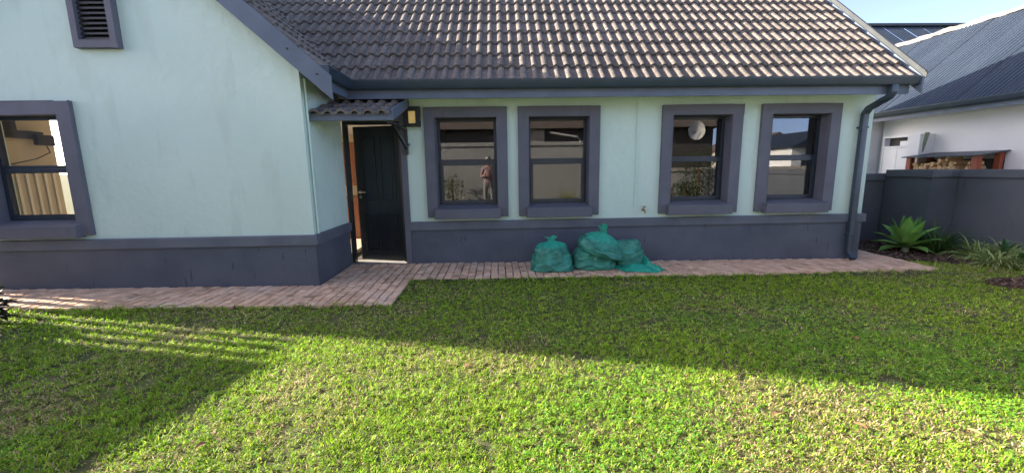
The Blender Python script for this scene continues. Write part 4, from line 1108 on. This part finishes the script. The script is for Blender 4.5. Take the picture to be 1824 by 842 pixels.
nt_ = len(TX); tg = np.clip(rng.normal(1.0, .26, nt_), .4, 1.6); thh = np.clip(rng.normal(1.0, .28, nt_), .45, 1.8); tdry = rng.normal(0, .16, nt_)
rep_ = rng.integers(3, 10, nt_); ti = np.repeat(np.arange(nt_), rep_)
X, Yy = TX[ti] + rng.normal(0, .0075, len(ti)), TY[ti] + rng.normal(0, .0075, len(ti))
TGm, THm, TDm = tg[ti], thh[ti], tdry[ti]
dry = fbm(X, Yy, 1.1, 11); clov = fbm(X, Yy, .8, 23); bare = fbm(X, Yy, 2.2, 37); fine = fbm(X, Yy, 7.0, 51)
keep = rng.random(len(X)) < np.clip(1.2 - np.clip((bare - .60) * 7, 0, 1) * .7 - np.clip((fine - .54) * 7, 0, 1) * .8, .10, 1)
X, Yy, dry, clov, fine, TGm, THm, TDm = X[keep], Yy[keep], dry[keep], clov[keep], fine[keep], TGm[keep], THm[keep], TDm[keep]
dry = dry + TDm * .5
# straw-coloured worn patches as in the right half and the middle of the lawn
for cx, cy, rx_, ry_, w in [(5.0, 3.75, .95, .32, .28), (-1.2, 2.75, .7, .35, .12), (1.0, 2.1, .8, .3, .10), (-1.6, 2.0, .5, .4, .13), (.4, 3.0, .5, .25, .12), (2.9, 4.6, .9, .2, .10), (-3.0, 2.2, .5, .3, .12)]:
    dry = dry + w * np.exp(-(((X - cx) / rx_) ** 2 + ((Yy - cy) / ry_) ** 2))
n = len(X)
u = rng.random(n)
pdry = np.clip((dry - .42) * 1.7 + .12 * (fine - .45) * 3, .14, .70)
isdry = u < pdry
far = np.hypot(X, Yy)
pcl = np.clip((clov - .42) * 2.4 + np.clip((X - 1.6) * .20, -.10, .30) + .04, .10, .62) * (far < 5.2)
iscl = (~isdry) & (rng.random(n) < pcl)
isbl = ~iscl
# --- blades (three-segment bent strips)
bi = np.where(isbl)[0]
bx, by = X[bi], Yy[bi]; nb = len(bi)
d_ = isdry[bi]
edge_t = np.where(bx < -1.16, 4.2 - by, 5.15 + .028 * np.maximum(0, bx) - by)
L = rng.uniform(.013, .033, nb) * np.where(d_, .9, 1.0) * np.where((edge_t < .10) & (rng.random(nb) < .5), 2.3, 1.0) * (1 + .5 * (fine[bi] - .5)) * THm[bi]
Wd = rng.uniform(.0028, .0052, nb) * (1 + .12 * np.clip(far[bi] - 2, 0, 3))
az = rng.uniform(0, 2 * np.pi, nb)
lean = np.where(d_, rng.uniform(.9, 1.5, nb), rng.uniform(.45, 1.4, nb))
hx_, hy_ = np.cos(az), np.sin(az)
z0 = SL * bx + .003 + .012 * fbm(bx, by, 6.0, 91)
sx_, sy_ = -hy_ * Wd / 2, hx_ * Wd / 2
l1 = L * .55; e1 = np.pi / 2 - lean * .6; e2 = np.pi / 2 - lean * 1.25
mx_, my_, mz_ = bx + hx_ * l1 * np.cos(e1), by + hy_ * l1 * np.cos(e1), z0 + l1 * np.sin(e1)
tx_, ty_, tz_ = mx_ + hx_ * (L - l1) * np.cos(e2), my_ + hy_ * (L - l1) * np.cos(e2), np.maximum(mz_ + (L - l1) * np.sin(e2), z0 + .004)
BV = np.stack([np.stack([bx - sx_, by - sy_, z0], 1), np.stack([bx + sx_, by + sy_, z0], 1), np.stack([mx_ + sx_ * .9, my_ + sy_ * .9, mz_], 1), np.stack([mx_ - sx_ * .9, my_ - sy_ * .9, mz_], 1), np.stack([tx_, ty_, tz_], 1)], 1).reshape(-1, 3)
base = np.arange(nb) * 5
F4 = np.stack([base, base + 1, base + 2, base + 3], 1); F3 = np.stack([base + 3, base + 2, base + 4], 1)
gcol = np.array([[.25, .44, .022], [.32, .50, .030], [.17, .36, .02], [.41, .52, .05]])[rng.integers(0, 4, nb)]
dcol = np.array([[.58, .46, .26], [.46, .36, .20], [.68, .56, .34], [.30, .21, .12]])[rng.integers(0, 4, nb)]
colb = np.where(d_[:, None], dcol, gcol) * rng.uniform(.8, 1.2, (nb, 1)) * (.82 + .36 * fbm(bx, by, 1.7, 71))[:, None] * TGm[bi][:, None]
BC = np.repeat(colb, 5, 0)
# --- clover: three little leaflets on a short stalk, nearly flat
ci = np.where(iscl)[0]; cx_, cy_ = X[ci], Yy[ci]; nc = len(ci)
ch = rng.uniform(.010, .027, nc); cr_ = rng.uniform(.0040, .0080, nc); ca_ = rng.uniform(0, 2 * np.pi, nc)
tlx, tly = rng.normal(0, .35, nc), rng.normal(0, .35, nc)
CVs, CFs = [], []
cz = SL * cx_ + ch
for q in range(3):
    a = ca_ + q * 2 * np.pi / 3
    for (f_, g_) in ((0.05, 0), (.75, .55), (1.25, 0), (.75, -.55)):
        dx = (np.cos(a) * f_ - np.sin(a) * g_) * cr_; dy = (np.sin(a) * f_ + np.cos(a) * g_) * cr_
        CVs.append(np.stack([cx_ + dx, cy_ + dy, cz + dx * tlx + dy * tly + (.12 * cr_ if f_ > .5 and g_ else 0)], 1))
CV = np.stack(CVs, 1).reshape(-1, 3)
cb = np.arange(nc) * 12
CF = np.concatenate([np.stack([cb + 4*q, cb + 4*q + 1, cb + 4*q + 2, cb + 4*q + 3], 1) for q in range(3)])
ccol = np.array([[.19, .42, .025], [.15, .35, .025], [.27, .48, .04], [.16, .39, .07]])[rng.integers(0, 4, nc)] * rng.uniform(.75, 1.25, (nc, 1)) * TGm[ci][:, None]
CC_ = np.repeat(ccol, 12, 0)
AV = np.concatenate([BV, CV]); AC = np.concatenate([BC, CC_])
lo = raw_mesh('lawn', AV, F4=np.concatenate([F4, CF + len(BV)]), F3=F3, mat='grass', cols=AC)
tag(lo, 'short green lawn mixed with clover and dry straw', 'lawn', kind='stuff')
print('LAWN', nb, nc)

# dry leaves lying on the lawn
MT['dryleaf'] = pmat('dry_leaf', (0.22, 0.12, 0.05), (0.34, 0.20, 0.09), 40, 0.8, rnd=.3)
for k, (x, y, a, lab) in enumerate([
        (-.27, 2.76, .4, 'curled brown leaf on the sunlit lawn left of centre'),
        (1.98, 1.95, 2.0, 'dark brown leaf on the sunlit lawn near the bottom right'),
        (1.62, 2.12, 3.6, 'thin brown leaf just above the dark leaf near the bottom right'),
        (2.52, 1.93, 5.0, 'pale tan leaf on the clover at the bottom right'),
        (2.95, 3.10, 1.0, 'brown leaf on the shaded clover at right'),
        (-2.62, 1.98, 2.6, 'reddish dry leaf on the shaded lawn at bottom left'),
        (-1.55, 1.98, 4.4, 'small tan leaf at the sunlit edge of the lawn, bottom left')]):
    V, F, Cc = leaf_strip((0, 0, .0), 0, R(18), .068, .034, R(60), (.2, .1, .05), (.2, .1, .05), 6, .5)
    b = MB(); ca, sa = math.cos(a), math.sin(a)
    b.add([(x + ca * p[0] - sa * p[1], y + sa * p[0] + ca * p[1], gz(x) + .03 + p[2]) for p in V], F)
    o = b.build('dry_leaf', 'dryleaf', smooth=True); tag(o, lab, 'leaf', 'dry leaves on the lawn')

# ------------------------------------------------------------------ at the left, out of the frame: slatted gate and wall that stripe the lawn with light
lw_ = thing('side_wall', (-7.6, 1.5, 0), 'plain garden wall left of the lawn, only its shadow showing', 'wall')
WA, WB = Vector((-7.16, 4.20, 0)), Vector((-8.9, -2.6, 0))
dv = (WB - WA).normalized(); nv_ = Vector((dv.y, -dv.x, 0)) * .1
b = MB(); b.prism([WA + nv_ + Vector((0, 0, -.2)), WA - nv_ + Vector((0, 0, -.2)), WB - nv_ + Vector((0, 0, -.2)), WB + nv_ + Vector((0, 0, -.2))], (0, 0, 2.58)); b.build('wall_panel', 'bwall2', lw_, bevel=.01)
gate = thing('slatted_gate', (-7.05, 4.6, 0), 'slatted side gate striping the path with light at the left', 'gate')
GA0, GA1 = Vector((-7.13, 4.24, 0)), Vector((-6.90, 5.22, 0))
gd = (GA1 - GA0).normalized(); gn = Vector((gd.y, -gd.x, 0)) * .012
s_ = 0
while s_ < .98:
    p0, p1 = GA0 + gd * s_, GA0 + gd * (s_ + .082)
    b = MB(); b.prism([p0 + gn + Vector((0, 0, .08)), p0 - gn + Vector((0, 0, .08)), p1 - gn + Vector((0, 0, .08)), p1 + gn + Vector((0, 0, .08))], (0, 0, 2.28)); b.build('slat', 'gatewood', gate)
    s_ += .145
for z in (.3, 1.9):
    b = MB(); b.tube([GA0 - gn * 3 + Vector((0, 0, z)), GA1 - gn * 3 + Vector((0, 0, z))], .022, 6); b.build('rail', 'gatewood', gate)
nl_ = thing('added_shadow_house', (-12, 6.2, 0), 'unseen tall house shape left of the gate, added to shape the lawn shadow', 'house')  # unseen block, added so its eave casts the right part of the lawn shadow
hd, hn = Vector((-.972, .2333, 0)), Vector((.2333, .972, 0))
HF = Vector((-9.6, 5.80, 0)); EF = Vector((-9.35, 5.26, 0))
b = MB(); b.prism([HF + Vector((0, 0, -.3)), HF + hd * 5.5 + Vector((0, 0, -.3)), HF + hd * 5.5 + hn * 1.4 + Vector((0, 0, -.3)), HF + hn * 1.4 + Vector((0, 0, -.3))], (0, 0, 5.15)); b.build('wall', 'cream', nl_)
b = MB(); b.prism([EF + Vector((0, 0, 4.8)), EF + hn * 2.3 + Vector((0, 0, 4.8)), EF + hn * 2.3 + Vector((0, 0, 6.4)), EF + Vector((0, 0, 6.4))], hd * 6.1); b.build('roof', 'brownroof', nl_)
for k in range(3):
    p_ = HF + hd * (.7 + k * 1.6) - hn * .02
    b = MB(); b.prism([p_ + Vector((0, 0, 3.0)), p_ + hd * .9 + Vector((0, 0, 3.0)), p_ + hd * .9 + Vector((0, 0, 4.2)), p_ + Vector((0, 0, 4.2))], hn * .06); b.build('window', 'alu', nl_)

# ------------------------------------------------------------------ behind the camera, seen mirrored in the panes
bw = thing('rear_garden_wall', (0, -3.2, 0), 'tall grey garden wall mirrored in the two windows nearest the door', 'wall')
b = MB(); b.box((-8.4, -3.3, -.2), (4.6, -3.1, 2.28)); b.build('wall_panel', 'bwall2', bw)
b = MB(); b.box((-8.4, -3.34, 2.281), (4.6, -3.06, 2.42)); b.build('coping', 'bwall2', bw, bevel=.01)
bw2 = thing('low_rear_wall', (6, -3.2, 0), 'lower grey garden wall mirrored in the two right-hand windows', 'wall')
b = MB(); b.box((4.62, -3.3, -.3), (16, -3.1, 1.25)); b.build('wall_panel', 'bwall2', bw2)
b = MB(); b.box((4.62, -3.34, 1.251), (16, -3.06, 1.38)); b.build('coping', 'cream', bw2, bevel=.01)
def simple_house(name, x0, x1, y0, y1, h, rise, wallm, roofm, label, along='x'):
    t_ = thing(name, ((x0 + x1) / 2, y1, 0), label, 'house')
    b_ = MB(); b_.box((x0, y0, -.8), (x1, y1, h)); b_.build('wall', wallm, t_)
    b_ = MB(); o_ = .4
    if along == 'x':
        ym_ = (y0 + y1) / 2
        b_.prism([(x0 - o_, y0 - o_, h - .1), (x0 - o_, y1 + o_, h - .1), (x0 - o_, ym_, h + rise)], (x1 - x0 + 2 * o_, 0, 0))
    else:
        xm_ = (x0 + x1) / 2
        b_.prism([(x0 - o_, y0 - o_, h - .1), (x1 + o_, y0 - o_, h - .1), (xm_, y0 - o_, h + rise)], (0, y1 - y0 + 2 * o_, 0))
    b_.build('roof', roofm, t_)
    b_ = MB(); b_.box((x0 + .8, y1 + .001, .8), (x0 + 2.0, y1 + .03, 2.1)); w_ = b_.build('window', 'alu', t_)
    return t_
h1 = simple_house('house_behind', -4.0, 10.0, -12.5, -6.5, 3.3, 1.9, 'darkwall', 'brownroof', 'dark house with brown roof mirrored in the middle windows')
b = MB(); b.tube([(2.4, -6.2, 3.02), (3.6, -6.2, 2.82), (3.76, -6.3, 2.7), (3.76, -6.42, 0)], .045, 8); b.build('downpipe', 'dishwhite', h1)
b = MB(); b.box((1.5, -6.49, 2.3), (2.15, -6.4, 3.2)); b.build('shutter', 'cream', h1)
h2 = simple_house('house_behind', -11.5, -5.0, -14, -5.5, 3.2, 3.2, 'cream', 'brownroof', 'cream walled house mirrored at the top of the window nearest the door')
h3 = simple_house('gabled_house', 26.6, 31.6, -40, -30, 3.2, 1.6, 'cream', 'brownroof', 'pointed dark gable mirrored in the rightmost window', 'y')
h4 = simple_house('gabled_house', 23.6, 28.4, -28, -20, 2.9, 1.3, 'white', 'metalroof', 'second gable with pale wall mirrored at the right of the rightmost window', 'y')
# satellite dish on a bracket
ds = thing('satellite_dish', (8.98, -6.1, 2.85), 'cream satellite dish mirrored in the third window from the door', 'dish')
b = MB(); vs_ = []; nn = 36
for j in range(9):
    r_ = .42 * j / 8; dpt = .10 * (1 - (j / 8) ** 2)
    for i in range(nn):
        a = 2 * math.pi * i / nn; vs_.append((8.98 + math.cos(a) * r_ * .92, -6.0 - dpt, 3.02 + math.sin(a) * r_))
b.add(vs_, [(j*nn+i, j*nn+(i+1) % nn, (j+1)*nn+(i+1) % nn, (j+1)*nn+i) for j in range(8) for i in range(nn)]); b.build('reflector', 'dishwhite', ds, smooth=True)
b = MB(); b.tube([(8.98, -6.1, 2.97), (8.98, -6.3, 2.87), (8.98, -6.5, 2.87)], .03, 8); b.tube([(8.98, -6.0, 2.62), (8.98, -5.6, 2.89)], .015, 6); b.build('bracket', 'steel', ds)
def bush(name, x, y, h, r_, label, cols, n=700):
    t_ = thing(name, (x, y, gz(x)), label, 'shrub'); VV, FF, CC = [], [], []
    rr_ = random.Random(int(x * 10 + 99))
    for i in range(n):
        v = Vector((rr_.gauss(0, 1), rr_.gauss(0, 1), rr_.gauss(0, 1))).normalized() * rr_.random() ** .4
        c = rr_.choice(cols); g = rr_.uniform(.6, 1.4)
        lump = 1 + .25 * math.sin(v.x * 5 + x) * math.sin(v.y * 4)
        V, F, Cc = leaf_strip((x + v.x * r_ * lump, y + v.y * r_ * lump, gz(x) + h * .55 + v.z * h * .45), rr_.uniform(0, 6.28), R(rr_.uniform(-30, 70)), .11, .045, R(40), [q * g for q in c], [q * g for q in c], 3, .3)
        k = len(VV); VV += V; FF += [tuple(q + k for q in f) for f in F]; CC += Cc
    raw_mesh('foliage', VV, F4=FF, mat='leaf', cols=CC, parent=t_, loc=WL[t_])
    b_ = MB(); b_.tube([(x, y, gz(x) - .05), (x + .03, y, h * .5), (x, y + .04, h * .8)], [.05, .03, .01], 7); b_.build('stem', 'wood', t_)
bush('shrub', 7.4, -2.5, 2.35, .7, 'dark round shrub mirrored below the satellite dish', [(.03, .06, .02), (.05, .09, .02)])
bush('shrub', 6.7, -1.9, 1.05, .55, 'low dark shrub mirrored in the lower third window', [(.03, .06, .02), (.06, .09, .025)])
bush('shrub', -1.7, -2.5, 1.3, .5, 'flowering shrub mirrored in the window nearest the door', [(.05, .09, .03), (.3, .32, .2)], 420)
clump('flax', (2.6, -2.5, gz(2.6)), 'yellow striped flax mirrored in the second window from the door', 70, .8, .05, .12, [(.34, .33, .10), (.20, .24, .07)], 60, 77, elr=(45, 88))

# ------------------------------------------------------------------ the person taking the picture, mirrored in the first window
per = thing('person', (-.30, -.42, gz(-.3)), 'person in a pink top standing on the lawn, mirrored in the window nearest the door', 'person')
MT['skin'] = pmat('skin', (0.46, 0.27, 0.19), (0.5, 0.30, 0.21), 20, 0.55)
MT['pink'] = pmat('pink_shirt', (0.36, 0.23, 0.26), (0.40, 0.26, 0.29), 20, 0.85)
MT['jeans'] = pmat('grey_trousers', (0.26, 0.25, 0.25), (0.30, 0.29, 0.29), 30, 0.9)
MT['hair'] = pmat('grey_hair', (0.30, 0.28, 0.26), (0.42, 0.40, 0.38), 50, 0.7)
ox, oy, oz = -.30, -.42, gz(-.3) + .02
V_ = [(0,0,.98),(0,0,1.12),(0,.0,1.32),(0,0,1.46),(0,.01,1.53),(0,.015,1.60),(0,.02,1.69),(0,.02,1.77),          # 0-7 pelvis..crown
      (-.10,0,.92),(-.11,.02,.50),(-.11,-.01,.09),(-.11,.11,.04),(-.11,.18,.035),                               # 8-12
      (.10,0,.92),(.11,.02,.50),(.11,-.01,.09),(.11,.11,.04),(.11,.18,.035),                                    # 13-17
      (-.17,0,1.43),(-.22,.02,1.16),(-.10,.25,1.27),(-.05,.31,1.31),                                            # 18-21
      (.17,0,1.43),(.23,.03,1.16),(.16,.27,1.30),(.14,.33,1.34)]                                                # 22-25
E_ = [(0,1),(1,2),(2,3),(3,4),(4,5),(5,6),(6,7),(0,8),(8,9),(9,10),(10,11),(11,12),(0,13),(13,14),(14,15),(15,16),(16,17),(3,18),(18,19),(19,20),(20,21),(3,22),(22,23),(23,24),(24,25)]
Rr = [(.15,.11),(.14,.10),(.16,.11),(.12,.09),.055,(.062,.075),(.075,.092),(.055,.065),.085,.056,.04,.038,.025,.085,.056,.04,.038,.025,.06,.044,.030,.032,.06,.044,.030,.032]
def make_person():
    me = bpy.data.meshes.new('body'); bm = bmesh.new()
    lay = bm.verts.layers.skin.verify()
    vs_ = [bm.verts.new(v) for v in V_]
    for a, c in E_: bm.edges.new((vs_[a], vs_[c]))
    for i, v in enumerate(vs_):
        r_ = Rr[i]; v[lay].radius = r_ if isinstance(r_, tuple) else (r_, r_); v[lay].use_root = (i == 0)
    bm.to_mesh(me); bm.free()
    o = bpy.data.objects.new('body', me); link(o, per, (ox, oy, oz))
    sk = o.modifiers.new('skin', 'SKIN'); sk.use_smooth_shade = True
    ss = o.modifiers.new('sub', 'SUBSURF'); ss.levels = 2; ss.render_levels = 2
    dg = bpy.context.evaluated_depsgraph_get(); dg.update()
    me2 = bpy.data.meshes.new_from_object(o.evaluated_get(dg)); o.modifiers.clear(); o.data = me2
    me2.materials.clear()
    for k in ('skin', 'pink', 'jeans', 'black'): me2.materials.append(MT[k])
    for p in me2.polygons:
        c = p.center; p.use_smooth = True
        if c.z < .09: p.material_index = 3
        elif c.z < .98: p.material_index = 2
        elif c.z < 1.49 and not (c.y > .13 and c.z > 1.1) : p.material_index = 1
    # face and hair
    def ball(name, c, r3, mat, n=14):
        b_ = MB(); vs2 = []
        for j in range(n + 1):
            for i in range(n * 2):
                a, e = i * math.pi / n, -math.pi / 2 + j * math.pi / n
                vs2.append((ox + c[0] + math.cos(a) * math.cos(e) * r3[0], oy + c[1] + math.sin(a) * math.cos(e) * r3[1], oz + c[2] + math.sin(e) * r3[2]))
        m2 = n * 2
        b_.add(vs2, [(j*m2+i, j*m2+(i+1) % m2, (j+1)*m2+(i+1) % m2, (j+1)*m2+i) for j in range(n) for i in range(m2)])
        return b_.build(name, mat, per, smooth=True)
    ball('hair', (0, .0, 1.745), (.082, .095, .075), 'hair')
    for s in (-1, 1):
        ball('eye', (s * .03, .098, 1.685), (.012, .008, .007), 'black', 6)
        ball('ear', (s * .077, .02, 1.67), (.010, .02, .03), 'skin', 6)
        hx0, hz0, hy0 = (-.05, 1.31, .31) if s < 0 else (.14, 1.34, .33)
        b_ = MB()
        for f in range(4):
            zz_ = hz0 + .03 - f * .02; ll = (.05, .058, .055, .045)[f]
            b_.tube([(ox + hx0, oy + hy0, oz + zz_), (ox + hx0 - s * .012, oy + hy0 + ll * .6, oz + zz_), (ox + hx0 - s * .035, oy + hy0 + ll * .85, oz + zz_)], [.009, .0085, .007], 7)
        b_.tube([(ox + hx0, oy + hy0 - .02, oz + hz0 + .03), (ox + hx0 - s * .03, oy + hy0, oz + hz0 + .045), (ox + hx0 - s * .05, oy + hy0 + .01, oz + hz0 + .05)], [.010, .009, .008], 7)
        b_.build('fingers', 'skin', per, smooth=True)
    ball('nose', (0, .112, 1.655), (.012, .018, .02), 'skin', 6)
    ball('mouth', (0, .100, 1.62), (.022, .008, .006), 'wood', 6)
make_person()
